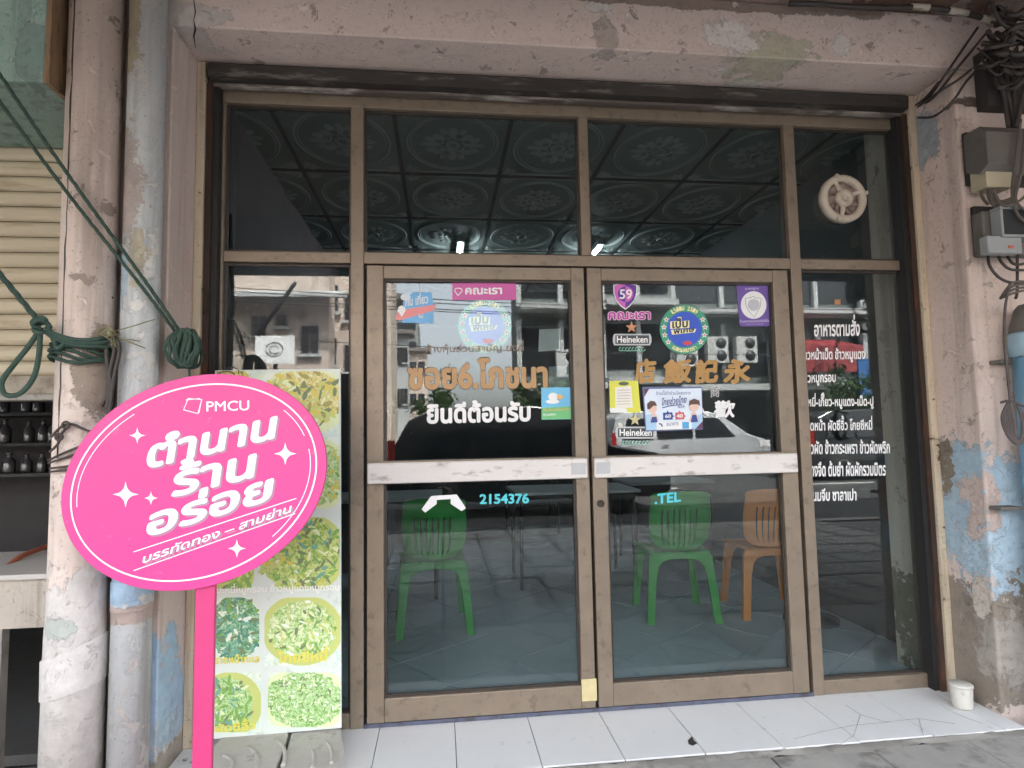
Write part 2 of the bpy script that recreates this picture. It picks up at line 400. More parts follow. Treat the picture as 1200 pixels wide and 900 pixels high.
mb = MB().box((-1.335,YF,ZS), (2.95,.30,3.055)); mb.build('beam', m_beam, house, .006)
# hairline crack running down the beam by the pillar
crk = MB(); pts = [W(227,0,YF), W(229,14,YF), W(227,24,YF), W(229,34,YF), W(227,42,YF), W(229,56,YF)]
crk.tube([p+Vector((0,.001,0)) for p in pts], [.0022,.003,.002,.004,.003,.001], 5); crk.build('crack', m_black, house)
# flakes of loose paint curling off the beam and pillar
def flake(px, py, Y, r, mat, nrm=(0,-1,0), n=9):
    c = W(px, py, Y); nv = Vector(nrm); u = nv.orthogonal().normalized(); w = nv.cross(u); m = MB()
    pts = [c+nv*.002 + (u*math.cos(2*math.pi*i/n)+w*math.sin(2*math.pi*i/n))*r*random.uniform(.5,1.2) + nv*(random.random()*.010 if i % 3 == 0 else 0) for i in range(n)]
    m.raw([c+nv*.001]+pts, [(0, 1+i, 1+(i+1) % n) for i in range(n)]); o = m.build('paint_flake', mat, house)
    s_ = o.modifiers.new('solid', 'SOLIDIFY'); s_.thickness = .0018
m_flake = M('paint_flake', (.60,.54,.50), .8, 0, .15, 20, .2, 80)
for px, py, r in ((846,24,.03),(866,60,.03),(946,60,.022),(980,44,.022),(992,62,.025),(715,18,.025),(735,20,.018)):
    flake(px, py, YF, r*.75, m_flake)
# canopy slab over the pavement
m_soff = wall_mat('canopy_soffit', '#8a7a70', [(pw(1150,10,-.6), (.5,.5,.4), '#6f584c', 5, 1.0), (pw(900,5,-.5), (.3,.3,.3), '#a08a80', 6, 1.0)], grime='#3a2e28', grime_amt=.9, streak=False)
box('canopy', (-18,-2.55,3.058), (18,.30,3.20), m_soff, house)
box('canopy_fascia', (-18,-2.66,2.59), (18,-2.553,3.26), M('fascia_board', (.10,.10,.11), .8, 0, .2, 4), house)
box('upper_wall', (-18,-.25,3.203), (18,.30,13.5), wall_mat('upper_plaster', MAUVE), house)  # unseen storeys, made tall and wide so their shadow covers the road
box('side_wall', (2.952,-.20,-.075), (18,.30,3.055), wall_mat('side_plaster', MAUVE, grime_amt=.6), house)
box('side_wall', (-18,-.20,-.075), (-4.76,.30,3.055), MATS['side_plaster'], house)
# interior shell
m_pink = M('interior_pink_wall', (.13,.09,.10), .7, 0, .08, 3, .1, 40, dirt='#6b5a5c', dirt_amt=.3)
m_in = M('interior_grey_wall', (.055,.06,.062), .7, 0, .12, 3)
YB = 7.2
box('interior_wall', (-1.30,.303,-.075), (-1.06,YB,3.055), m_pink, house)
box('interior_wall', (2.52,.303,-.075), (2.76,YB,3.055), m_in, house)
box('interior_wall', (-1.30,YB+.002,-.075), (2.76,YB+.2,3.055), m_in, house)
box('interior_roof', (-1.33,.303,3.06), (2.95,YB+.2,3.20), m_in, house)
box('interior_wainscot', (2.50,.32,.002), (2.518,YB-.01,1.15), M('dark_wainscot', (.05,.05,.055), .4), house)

# interior floor: large tiles laid on the diagonal
fl = box('shop_floor', (-1.055,.052,-.075), (2.515,YB,-.008), m_grout); tag(fl, kind='structure')
m_ftile = M('interior_floor_tile', (.34,.40,.44), .48, 0, .10, 2.5, .03, 30, spec=.5)
ang, S = R(38), .42; ca, sa = math.cos(ang), math.sin(ang)
for i in range(-16, 26):
    for j in range(-16, 26):
        q = [(S*(i+a)+e*.0045, S*(j+b)+f*.0045) for a, b, e, f in ((0,0,1,1),(1,0,-1,1),(1,1,-1,-1),(0,1,1,-1))]
        q = [(.62+x*ca-y*sa, .30+x*sa+y*ca) for x, y in q]
        q = clip_poly(q, -1.05, 2.50, .056, 5.2)
        if len(q) < 3: continue
        MB().prism([(x, y, -.0075) for x, y in q], (0,0,.0075)).build('floor_tile', m_ftile, fl)

# ornate ceiling panels
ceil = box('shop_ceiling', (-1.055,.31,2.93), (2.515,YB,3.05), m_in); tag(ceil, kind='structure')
m_ceil = M('embossed_ceiling_panel', (.19,.215,.205), .6, 0, .10, 5, dirt='#7d8583', dirt_amt=.3, dirt_scale=8)
m_ceil2 = M('ceiling_relief', (.33,.35,.335), .6, 0, .10, 14)
m_tbar = M('ceiling_batten', (.06,.06,.06), .6)
PWD, PDP = .63, .84
def panel_mesh():
    mb = MB(); w, d = PWD/2-.012, PDP/2-.012
    mb.box((-w,-d,0), (w,d,.012)); mb.cur = 1
    def ring(rx, ry, t, z, n=40, wav=0, k=0):
        pts = [(rx*(1+wav*math.cos(k*2*math.pi*i/n))*math.cos(2*math.pi*i/n), ry*(1+wav*math.cos(k*2*math.pi*i/n))*math.sin(2*math.pi*i/n), z) for i in range(n)]
        mb.tube(pts, t, 5, closed=True)
    ring(.265,.34,.007,0); ring(.245,.315,.004,0)
    ring(.035,.045,.010,-.004, 16); ring(.07,.085,.007,-.002, 32, .16, 8)
    def leaf(x, y, a, l, wd):
        c_, s_ = math.cos(a), math.sin(a); n = 10; pts = []
        for i in range(n):
            t = 2*math.pi*i/n; u, v = l*.5*(1+math.cos(t)), wd*math.sin(t)*(.6+.4*math.cos(t*.5)**2)
            pts.append((x+u*c_-v*s_, y+u*s_+v*c_, -.001))
        k = mb.add(pts); t_ = mb.add([(x+l*.5*c_, y+l*.5*s_, -.016)])
        for i in range(n): mb.face((k+i, k+(i+1)%n, t_), True)
    for q in range(8):
        a = q*math.pi/4; L = .13 if q % 2 == 0 else .095
        leaf(.06*math.cos(a), .075*math.sin(a), a, L, .032)
        leaf(.10*math.cos(a+.25), .13*math.sin(a+.25), a+.6, .075, .02); leaf(.10*math.cos(a-.25), .13*math.sin(a-.25), a-.6, .075, .02)
    for sx in (-1,1):
        for sy in (-1,1):
            for da in (-.5, 0, .5): leaf(sx*.29, sy*.39, math.atan2(-sy, -sx)+da, .10, .022)
    for y in (-.385,.385): mb.tube([(-w+.02,y,0),(w-.02,y,0)], .008, 5)
    return mb.mesh('ceiling_panel', [m_ceil, m_ceil2])
cm = panel_mesh()
for iy in range(5):
    for ix in range(-3, 5):
        x, y = .375+(ix-.5)*PWD+.02, .93-.12+iy*PDP
        if x+PWD/2 < -1.0 or x-PWD/2 > 2.45: continue
        o = bpy.data.objects.new('ceiling_panel', cm); COL.objects.link(o); o.parent = ceil
        o.location = Vector((x, y, 2.90))-Vector(ORG[ceil.name])
for iy in range(6):
    y = .81-PDP/2+iy*PDP; b = box('ceiling_batten', (-1.05,y-.014,2.893), (2.51,y+.014,2.929), m_tbar, ceil)
for ix in range(-2, 5):
    x = .395+(ix-1)*PWD
    if -1.03 < x < 2.5: box('ceiling_batten', (x-.012,.36,2.896), (x+.012,4.6,2.928), m_tbar, ceil)

# ================================================================== shutter housing and guides around the opening
hs = thing('shutter_housing', (.64, -.02, 2.70), 'rusty dark steel roller shutter slot under the plaster beam', 'shutter')
mb = MB(); mb.prism([(XL+.05,-.070,ZS-.002),(XL+.05,-.095,ZS-.022),(XL+.05,-.09,ZS-.075),(XL+.05,-.035,ZS-.08),(XL+.05,-.03,ZS-.002)], (XR-XL-.10,0,0)); mb.build('slot_plate', m_rust, hs)
box('bottom_slat', (XL+.06,-.055,2.708), (XR-.06,-.028,2.722), M('flaking_slat', (.11,.09,.08), .7, .1, .4, 12, .3, 50, dirt='#c9c4ba', dirt_amt=.5, dirt_scale=7, stretch=(.5,1,4)), hs)
box('head_filler', (XL+.05,-.012,2.726), (XR-.05,.05,ZS-.002), M('dark_filler', (.035,.03,.027), .7), hs)
m_cream = wall_mat('cream_rail_paint', '#c6b7a0', [], grime='#5b4633', grime_amt=1.0, chips=.22, chipcol='#6b5847')
m_chan = M('rusty_channel', (.045,.026,.018), .8, .1, .5, 14, .4, 60, dirt='#6b3f2a', dirt_amt=.4, dirt_scale=9, stretch=(1,1,.3))
for side, lab in ((-1, 'cream painted shutter rail on the pillar beside the pink oval sign'), (1, 'chipped cream shutter rail beside the blue peeling pillar')):
    x0 = XL+.001 if side < 0 else XR-.001; s_ = 1 if side < 0 else -1
    rt = thing('shutter_rail', (x0, -.05, 0), lab, 'shutter rail', 'shutter rails at the sides of the opening')
    box('rail', (x0,-.075,.001), (x0+s_*.034,-.02,ZS-.003), m_cream, rt, .003)
    box('channel', (x0+s_*.036,-.060,.001), (x0+s_*.060,-.02,ZS-.09), m_chan, rt)
    box('channel_lip', (x0+s_*.0605,-.045,.001), (x0+s_*.083,.02,ZS-.09), m_black, rt)
# hook on the left rail
mb = MB(); mb.tube([W(238,338,-.076)+Vector((0,-.002,0)), W(239,345,-.082), W(241,352,-.085), W(239,368,-.082)], .004, 6); tag(mb.build('rail_hook', m_chan), 'small rusty hook on the cream rail above the rope coil', 'hook')

# ================================================================== aluminium shopfront
sf = thing('glass_shopfront', (.64, .02, 0), 'brown aluminium shopfront frame with tinted transom and side panes', 'shopfront')
X0, X1a, X1b, XCa, XCb, X2a, X2b, X3 = -.932, -.387, -.331, .643, .687, 1.652, 1.705, 2.236
XD0, XM, XD1 = -.318, .656, 1.632
ZT, ZTB, ZH = 2.006, 1.955, 2.662
YFa, YFb, YG = -.005, .055, .030
fr = lambda n, a, b, bv=.003: box(n, a, b, m_frame, sf, bv)
fr('jamb', (X0,YFa,.0), (X0+.012,YFb,ZH)); fr('jamb', (X3-.012,YFa,0), (X3,YFb,ZH))
fr('head', (X0,YFa-.002,ZH+.001), (X3,YFb,2.7245))
fr('mullion', (X1a,YFa-.004,0), (X1b,YFb,ZH)); fr('mullion', (X2a,YFa-.004,0), (X2b,YFb,ZH))
fr('mullion', (XCa,YFa-.003,ZT+.001), (XCb,YFb,ZH))
fr('transom', (X1b+.001,YFa-.002,ZTB), (X2a-.001,YFb,ZT)); fr('transom', (X0+.013,YFa,ZTB+.002), (X1a-.001,YFb,ZT-.002)); fr('transom', (X2b+.001,YFa,ZTB+.002), (X3-.013,YFb,ZT-.002))
fr('sill', (X0+.013,YFa,.0), (X1a-.001,YFb,.062)); fr('sill', (X2b+.001,YFa,0), (X3-.013,YFb,.062))
def bead(x0, x1, z0, z1, y, parent, w=.010, mat=m_frame_dark):
    mb = MB()
    for a, b in (((x0,y,z0),(x1,y+.012,z0+w)), ((x0,y,z1-w),(x1,y+.012,z1)), ((x0,y+.0005,z0+w+.0005),(x0+w,y+.0115,z1-w-.0005)), ((x1-w,y+.0005,z0+w+.0005),(x1,y+.0115,z1-w-.0005))): mb.box(a, b)
    mb.build('glazing_bead', mat, parent)
def pane(x0, x1, z0, z1, parent, y=YG, b=True):
    box('pane', (x0+.001,y,z0+.001), (x1-.001,y+.006,z1-.001), m_glass, parent)
    if b: bead(x0+.0005, x1-.0005, z0+.0005, z1-.0005, y-.013, parent)
pane(X0+.012,X1a,ZT,ZH,sf); pane(X1b,XCa,ZT,ZH,sf); pane(XCb,X2a,ZT,ZH,sf); pane(X2b,X3-.012,ZT,ZH,sf)
pane(X0+.012,X1a,.062,ZTB,sf); pane(X2b,X3-.012,.062,ZTB,sf)
box('gap_shade_strip', (X1b+.001,.0452,.017), (XD0+.03,.054,ZTB-.001), m_black, sf); box('gap_shade_strip', (XD1-.03,.0452,.017), (X2a-.001,.054,ZTB-.001), m_black, sf); box('gap_shade_strip', (XM-.03,.0452,.017), (XM+.03,.054,ZTB-.001), m_black, sf)  # black strips behind the door gaps stand in for the shade there
box('threshold', (X1b+.001,-.012,.0005), (X2a-.001,.045,.016), M('worn_threshold', (.10,.11,.16), .6, .2, .4, 12, .3, 60, dirt='#3a332c', dirt_amt=.6, dirt_scale=14), sf)

# two swing doors
m_bar = M('peeling_push_bar', (.66,.625,.60), .5, .05, .06, 10, .35, 30, dirt='#6b5c50', dirt_amt=.40, dirt_scale=17, stretch=(.6,1,1.6))
m_plate = M('grey_plate', (.45,.45,.46), .45, .3, .08, 20)
def glass_door(x0, x1, g0, g1, label, hinge):
    d = thing('glass_door', ((x0+x1)/2, .02, .018), label, 'door', 'double glass doors')
    ya, yb, yg = -.012, .040, .016; zt = 1.947; zb = .018
    f = lambda n, a, b: box(n, a, b, m_frame, d, .003)
    f('stile', (x0,ya,zb), (g0,yb,zt)); f('stile', (g1,ya,zb), (x1,yb,zt))
    f('top_rail', (g0+.0005,ya+.001,1.889), (g1-.0005,yb,zt-.001)); f('bottom_rail', (g0+.0005,ya+.001,zb), (g1-.0005,yb,.114)); f('middle_rail', (g0+.0005,ya+.003,1.005), (g1-.0005,yb,1.085))
    pane(g0, g1, 1.085, 1.889, d, yg); pane(g0, g1, .114, 1.005, d, yg)
    pb = box('push_bar', (x0+.004,ya-.024,1.000), (x1-.012,ya-.0015,1.088), m_bar, d, .006, 3)
    xm = x1-.085 if hinge < 0 else x0+.012
    box('cover_plate', (xm,ya-.0265,1.018), (xm+.062,ya-.0242,1.068), m_plate, pb)
    box('bar_trim', (x0+.004,ya-.020,1.0885), (x1-.012,ya-.0016,1.094), m_frame, pb)
    return d
dl = glass_door(XD0, XM-.007, -.247, .589, 'left glass door with gold shop name letters and grey push bar', -1)
dr = glass_door(XM+.007, XD1, .728, 1.556, 'right glass door with round blue sticker, gold Chinese characters and push bar', 1)
mb = MB().lathe([(.016,0),(.016,-.006),(.013,-.008),(.006,-.008),(.006,-.006)], tuple(W(704,590,-.0125)), 'Y', 18); mb.build('lock_cylinder', m_frame_dark, dr)
p0, p1 = W(682,822,-.0135), W(699,795,-.0135); mb = MB().box((p0.x,-.0145,p0.z), (p1.x,-.0125,p1.z)); mb.build('masking_tape', M('yellowed_tape', (.55,.46,.25), .8, 0, .2, 30), dl)

# exhaust fan let into the upper right pane
fc = W(988,233,.0)
fan = thing('exhaust_fan', (fc.x,.0,fc.z-.118), 'round cream plastic exhaust fan set in the upper right pane', 'fan')
m_fan = M('yellowed_plastic', (.52,.45,.37), .5, 0, .10, 14, .1, 40, dirt='#7b6a58', dirt_amt=.35, dirt_scale=25)
m_blade = M('dusty_fan_blade', (.27,.205,.18), .7, 0, .2, 20)
c = (fc.x, 0, fc.z)
mb = MB(); n = 40; prof = [(.118,.018),(.119,-.004),(.113,-.016),(.100,-.020),(.086,-.012),(.083,.0),(.083,.018)]
rings = [[Vector((fc.x+r_*math.cos(2*math.pi*j/n), h, fc.z+r_*math.sin(2*math.pi*j/n))) for j in range(n)] for r_, h in prof]
ks = [mb.add(r_) for r_ in rings]
for i in range(len(ks)):
    a, b = ks[i], ks[(i+1) % len(ks)]
    for j in range(n): mb.face((a+j, a+(j+1)%n, b+(j+1)%n, b+j), True)
mb.build('ring', m_fan, fan)
mb = MB().lathe([(.044,.010),(.044,-.014),(.040,-.021),(.014,-.021),(.013,-.017)], c, 'Y', 28); hb = mb.build('hub', m_fan, fan)
for a in (22, 118, 258):
    q = R(a); mb = MB(); co, si = math.cos(q), math.sin(q)
    P_ = lambda r_, t_, y: (fc.x+r_*co-t_*si, y, fc.z+r_*si+t_*co)
    mb.prism([P_(.036,-.011,-.014), P_(.090,-.008,-.014), P_(.090,.008,-.014), P_(.036,.011,-.014)], (0,.012,0)); mb.build('spoke', m_fan, fan, .002)
    mb = MB().lathe([(.010,0),(.010,-.010),(.006,-.012)], (fc.x+.113*math.cos(q-.15), -.012, fc.z+.113*math.sin(q-.15)), 'Y', 10); mb.build('clip', m_fan, fan)
for k in range(7):
    a = 2*math.pi*k/7; mb = MB(); L = []
    for i in range(6):
        r_ = .030+.050*i/5; w_ = .40-.03*i
        L += [(fc.x+r_*math.cos(a+.10*i), -.002, fc.z+r_*math.sin(a+.10*i)), (fc.x+r_*math.cos(a+w_*2+.10*i), .010, fc.z+r_*math.sin(a+w_*2+.10*i))]
    kk = mb.add(L)
    for i in range(5): mb.face((kk+2*i, kk+2*i+1, kk+2*i+3, kk+2*i+2), True)
    o = mb.build('blade', m_blade, fan); s_ = o.modifiers.new('solid', 'SOLIDIFY'); s_.thickness = .002
mb = MB().lathe([(.0825,.0125),(.0825,.019),(.001,.0192)], c, 'Y', 32); mb.build('back_plate', m_blade, fan); mb = MB().lathe([(.088,.029),(.094,.030),(.094,.10),(.088,.10)], c, 'Y', 32); mb.build('housing', m_blade, fan)

# doorstep of white tiles
ds = box('doorstep', (XL+.002,-.412,-.074), (XR-.002,.0515,-.008), m_grout); tag(ds, kind='structure')
gx0 = G(446,848).x; gx1 = G(1004,806).x; pitch = (gx1-gx0)/7
k = -3
while gx0+k*pitch < XR:
    a, b = max(XL+.003, gx0+k*pitch+.0016), min(XR-.003, gx0+(k+1)*pitch-.0016); k += 1
    if b-a < .02: continue
    o = box('white_tile', (a,-.41+random.uniform(0,.012),-.0078), (b,.050,0+random.uniform(-.0012,0)), m_tile, ds, .0012, 1)
# cracks in the tiles at the right
for pts in (((990,826),(1008,838),(1040,846),(1075,842),(1120,848)), ((1008,838),(1000,862),(985,872)), ((1075,842),(1082,862)), ((930,866),(960,858),(1000,850),(1040,846)), ((1102,826),(1120,836),(1150,848))):
    mb = MB(); mb.tube([G(x+random.uniform(-2,2), y, .0001) for x, y in pts], .0007, 4); mb.build('crack', m_conc, ds)
# ragged mortar edge between doorstep and pavement
mb = MB(); n = 90; L = []
for i in range(n+1):
    x = -.55+(XR+.25+.55)*i/n; r1 = .03*math.sin(x*9)+.02*math.sin(x*23+1)+random.uniform(-.012,.012)
    L.append([(x,-.402,-.010+random.uniform(0,.004)), (x,-.412-.10*abs(r1),-.002+random.uniform(-.006,.003)), (x,-.430-r1*.5,-.007+random.uniform(-.004,.004)), (x,-.462-r1*.8,-.016)])
kk = mb.add([p for r_ in L for p in r_])
for i in range(n):
    for j in range(3): mb.face((kk+4*i+j, kk+4*i+j+1, kk+4*i+5+j, kk+4*i+4+j), True)
tag(mb.build('mortar_edge', m_conc, None), kind='structure')

# ================================================================== left side: pipes, neighbour, ropes
m_pipe1 = wall_mat('painted_pipe', '#d8c8be', [(pw(85,840,-.45), (.3,.3,.42), '#cfcac6', 5, .9), (pw(72,735,-.45), (.05,.2,.03), '#b3b8b2', 9, 1.3), (pw(110,440,-.45), (.05,.2,.14), '#9f9084', 9, 1.0)], grime_amt=.7, chips=.3, chipcol='#9c8f86')
m_pipe2 = wall_mat('flaking_blue_pipe', '#c6cacb', [(pw(160,40,-.4), (.035,.2,.20), '#bdb299', 9, 1.2), (pw(152,230,-.4), (.05,.2,.20), '#b9aea8', 9, 1.3), (pw(140,330,-.4), (.03,.2,.16), '#a9bcc8', 7, .9), (pw(135,680,-.4), (.2,.2,.10), '#a6c0d6', 7, .9), (pw(140,720,-.4), (.2,.2,.03), '#c3b2aa', 8, .6), (pw(165,300,-.4), (.03,.2,.10), '#c0b8a4', 9, 1.3)], grime_amt=.7, chips=.55, chipcol='#cfcdc8')
pa = thing('drain_pipe', (-1.2435,-.392,PAVZ), 'thick mauve painted drain pipe wound with green rope at far left', 'pipe')
x, y = -1.2435, -.392
MB().lathe([(.092,PAVZ),(.090,.55),(.088,.60),(.087,.605),(.086,3.055)], (x,y,0), 'Z', 40).build('pipe', m_pipe1, pa)
mb = MB(); n = 40; L = []                      # wrapped sheet collar
for i in range(n):
    a = 2*math.pi*i/n; dz = .035*math.cos(a)
    L += [(x+.0945*math.cos(a), y+.0945*math.sin(a), .375+dz*.7), (x+.0965*math.cos(a), y+.0965*math.sin(a), .51+dz), (x+.0915*math.cos(a), y+.0915*math.sin(a), .515+dz)]
k = mb.add(L)
for i in range(n):
    j = (i+1) % n; mb.face((k+3*i, k+3*j, k+3*j+1, k+3*i+1), True); mb.face((k+3*i+1, k+3*j+1, k+3*j+2, k+3*i+2), True)
mb.build('collar', m_pipe1, pa)
mb = MB(); th = R(247); pts = [(x+.0866*math.cos(th+random.uniform(-.03,.03)), y+.0866*math.sin(th), 1.15+i*.06) for i in range(31)]
mb.tube(pts, [.0015+.002*random.random() for _ in pts], 5); mb.build('seam_crack', m_cable, pa)
pb_ = thing('water_pipe', (-1.075,-.366,PAVZ), 'slim flaking pale blue pipe left of the rope coil', 'pipe')
MB().lathe([(.063,PAVZ),(.0625,3.055)], (-1.078,-.366,0), 'Z', 32).build('pipe', m_pipe2, pb_)
MB().lathe([(.0632,.62),(.066,.622),(.066,.72),(.0632,.722)], (-1.078,-.366,0), 'Z', 32).build('coupling', m_pipe2, pb_)

# neighbouring shop
m_mint = wall_mat('mint_plaster', '#8fa79c', [(pw(38,60,-.5), (.05,.3,.12), '#7d948c', 6, .8)], grime='#2c2a26', grime_amt=.9)
nb = thing('neighbouring_shop', (-2.1,0,-.075), 'neighbouring shop bay with mint green beam and dark inside at left edge', 'building')
xr = W(52,95,-.5).x; zb_ = W(20,95,-.5).z
mb = MB().box((-4.6,-.50,zb_), (xr,.02,3.056)); mb.build('beam', m_mint, nb, .006)
box('side_board', (xr+.001,-.505,zb_-.004), (xr+.018,-.30,3.056), m_wood_brown, nb)
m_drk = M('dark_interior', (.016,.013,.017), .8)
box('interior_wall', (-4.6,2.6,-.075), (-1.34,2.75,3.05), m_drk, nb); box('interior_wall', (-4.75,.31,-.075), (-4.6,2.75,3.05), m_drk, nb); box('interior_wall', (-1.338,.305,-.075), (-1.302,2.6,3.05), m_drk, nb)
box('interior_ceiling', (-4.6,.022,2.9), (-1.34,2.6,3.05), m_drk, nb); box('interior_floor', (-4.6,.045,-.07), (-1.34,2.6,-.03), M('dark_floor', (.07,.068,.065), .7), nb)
ns = thing('roller_shutter', (-2.0,.03,1.35), 'half raised cream roller shutter left of the pipes', 'shutter')
m_shut = M('cream_shutter_paint', (.50,.435,.315), .55, 0, .08, 5, .06, 40, dirt='#8a785a', dirt_amt=.3, dirt_scale=6, stretch=(.4,1,3))
z = 1.475; i = 0
while z < 2.60:
    h = .0655; y = .03
    MB().prism([(-3.4,y+.010,z),(-3.4,y,z+.008),(-3.4,y-.005,z+.018),(-3.4,y-.005,z+.045),(-3.4,y,z+.055),(-3.4,y+.011,z+h-.003),(-3.4,y+.016,z+h-.003),(-3.4,y+.016,z)], (2.06,0,0)).build('slat', m_shut, ns); z += h
box('bottom_bar', (-3.4,.012,1.40), (-1.34,.05,1.473), M('grimy_shutter_bar', (.33,.29,.23), .7, 0, .3, 10, .3, 50, dirt='#54483a', dirt_amt=.6, dirt_scale=12), ns)
MB().prism([(-3.4,.0,1.375),(-3.4,-.012,1.397),(-3.4,.05,1.399),(-3.4,.05,1.372)], (2.06,0,0)).build('bottom_lip', M('worn_lip', (.42,.40,.36), .6, .1, .3, 20, .3, 60, dirt='#5d564c', dirt_amt=.5, dirt_scale=20), ns)
# counter under the shutter
ct = thing('street_counter', (-1.85,-.2,-.03), 'worn grey counter with light top edge beside the thick pipe', 'counter')
zt_ = W(30,672,-.2).z; zl = W(30,736,-.2).z
box('top', (-3.0,-.22,zt_-.02), (-1.36,.30,zt_), M('counter_top', (.5,.48,.45), .6, 0, .1, 8), ct, .004)
box('front', (-3.0,-.20,zl), (-1.37,-.17,zt_-.021), wall_mat('counter_plaster', '#b9b0a4', [], grime='#5b5047', grime_amt=1.0, chips=.1, chipcol='#8d8375'), ct)
xl_ = W(1,800,-.19).x
box('leg', (xl_-.05,-.195,-.03), (xl_,-.155,zl-.001), m_conc, ct); box('leg', (-1.42,.20,-.03), (-1.38,.24,zt_-.021), m_conc, ct); box('leg', (-2.9,-.195,-.03), (-2.85,-.155,zl-.001), m_conc, ct)
# bottles on a rack in the dark
rk = thing('bottle_rack', (-2.4,1.05,-.03), 'dark rack inside the neighbouring shop holding rows of bottles', 'rack')
m_rack = M('dark_rack', (.018,.016,.017), .6)
shelf_z = []
for py in (548, 513, 478):
    zz = W(30, py+6, 1.0).z; shelf_z.append(zz); box('shelf', (-3.3,.92,zz-.018), (-1.55,1.25,zz), m_rack, rk)
for xx in (-3.3,-1.58): box('post', (xx,.93,-.03), (xx+.03,.96,2.0), m_rack, rk)
box('back_panel', (-3.3,1.252,.4), (-1.55,1.27,2.0), m_rack, rk)
m_bot = M('clear_bottle', (.07,.07,.075), .08, 0, .2, 30, spec=.8)
bm_ = MB().lathe([(.026,0),(.028,.01),(.028,.062),(.020,.078),(.011,.086),(.011,.100),(.013,.102),(.013,.112)], (0,0,0), 'Z', 12).mesh('bottle', m_bot)
rown = ['on the lowest visible shelf', 'on the middle shelf', 'on the top shelf']
for r_, zz in enumerate(shelf_z):
    for q in range(9):
        o = bpy.data.objects.new('bottle', bm_); COL.objects.link(o); o.location = (-2.62+q*.083+random.uniform(-.012,.012), .97+random.uniform(0,.05), zz+.0005); o.rotation_euler.z = random.random()*6; _k = random.uniform(.8,1.12); o.scale = (_k*random.uniform(.85,1.1), _k, _k*random.uniform(.9,1.15))
        tag(o, 'small clear glass bottle %s of the dark rack behind the pipe' % rown[r_], 'bottle', 'bottles %s' % rown[r_])
mb = MB(); mb.tube(smooth_path([W(-14,676,-.1)+Vector((0,0,.004)), W(8,664,.0), W(25,652,.1), W(42,645,.2), W(60,639,.3), W(80,634,.3)]), .011, 8)
tag(mb.build('orange_hose', M('orange_hose', (.42,.13,.07), .5)), 'orange hose curving over the counter at far left', 'hose')

# green rope: two parallel lines running down to a hanging coil
def rope(paths, r, name, label, cat, mat=m_rope):
    mb = MB()
    for pts in paths: mb.tube(pts, r, 7)
    return tag(mb.build(name, mat), label, cat)
def twist(pts, r, strands=3, pitch=.022):
    pts = [Vector(p) for p in pts]; L = [0]
    for a, b in zip(pts, pts[1:]): L.append(L[-1]+(b-a).length)
    out = []
    n = max(8, int(L[-1]/.006))
    for s_ in range(strands):
        line = []
        for i in range(n+1):
            d = L[-1]*i/n; j = 0
            while j < len(L)-2 and L[j+1] < d: j += 1
            t = (d-L[j])/max(1e-9, L[j+1]-L[j]); p = pts[j].lerp(pts[j+1], t); dr = (pts[j+1]-pts[j]).normalized()
            u = dr.orthogonal().normalized(); w = dr.cross(u); a = 2*math.pi*(d/pitch + s_/strands)
            line.append(p + (u*math.cos(a)+w*math.sin(a))*r*.55)
        out.append(line)
    return out
mb = MB()
for off in (0, 1):
    a = W(-20, 58 if off else 92, -.62); b = W(213 if off else 208, 392, -.34)
    mid = W(172 if off else 166, 332 if off else 336, -.45)
    for ln in twist(smooth_path([a, (a+mid)/2-Vector((0,0,.012)), mid, b], 10), .0065 if off else .006): mb.tube(ln, .0038, 5)
tag(mb.build('taut_rope', m_rope), 'pair of dark green ropes running diagonally across the pipes to a coil', 'rope')
cc = W(220,409,-.345); mb = MB()
for k in range(11):
    a0 = random.uniform(0, 6.28); rx, rz, ry = .052*random.uniform(.75,1.05), .068*random.uniform(.85,1.05), .03
    ox = random.uniform(-.014,.014); tl_ = random.uniform(-.25,.25)
    loop = []
    for i in range(26):
        t = 2*math.pi*i/26; px_, pz_ = rx*math.cos(t), rz*math.sin(t)
        loop.append(cc + Vector((ox+(px_*math.cos(tl_)-pz_*math.sin(tl_))*(.35+.065*k), -.022+.006*k*math.sin(t*2+a0)*.4+.0042*(k-5), px_*math.sin(tl_)+pz_*math.cos(tl_))))
    mb.tube(loop, .0062, 7, closed=True)
for k in range(11):     # front wraps, bulging
    xx = -.044+.0088*k+random.uniform(-.004,.004)
    mb.tube(smooth_path([cc+Vector((xx*.6,-.02,.066)), cc+Vector((xx*1.05+random.uniform(-.012,.012),-.046-random.random()*.008,.03)), cc+Vector((xx*1.15+random.uniform(-.008,.008),-.048-random.random()*.01,-.01)), cc+Vector((xx*.9+random.uniform(-.012,.012),-.044-random.random()*.006,-.045)), cc+Vector((xx*.5,-.018,-.07))], 5), .0066, 7)
mb.tube([cc+Vector((-.02,-.01,.06)), W(213,392,-.34)], .007, 7)
mb.tube([cc+Vector((.012,-.02,-.06)), cc+Vector((.018,-.02,-.12))], .004, 6)
tag(mb.build('rope_coil', m_rope), 'bundle of dark green rope hanging on the pillar above the pink sign', 'rope coil')
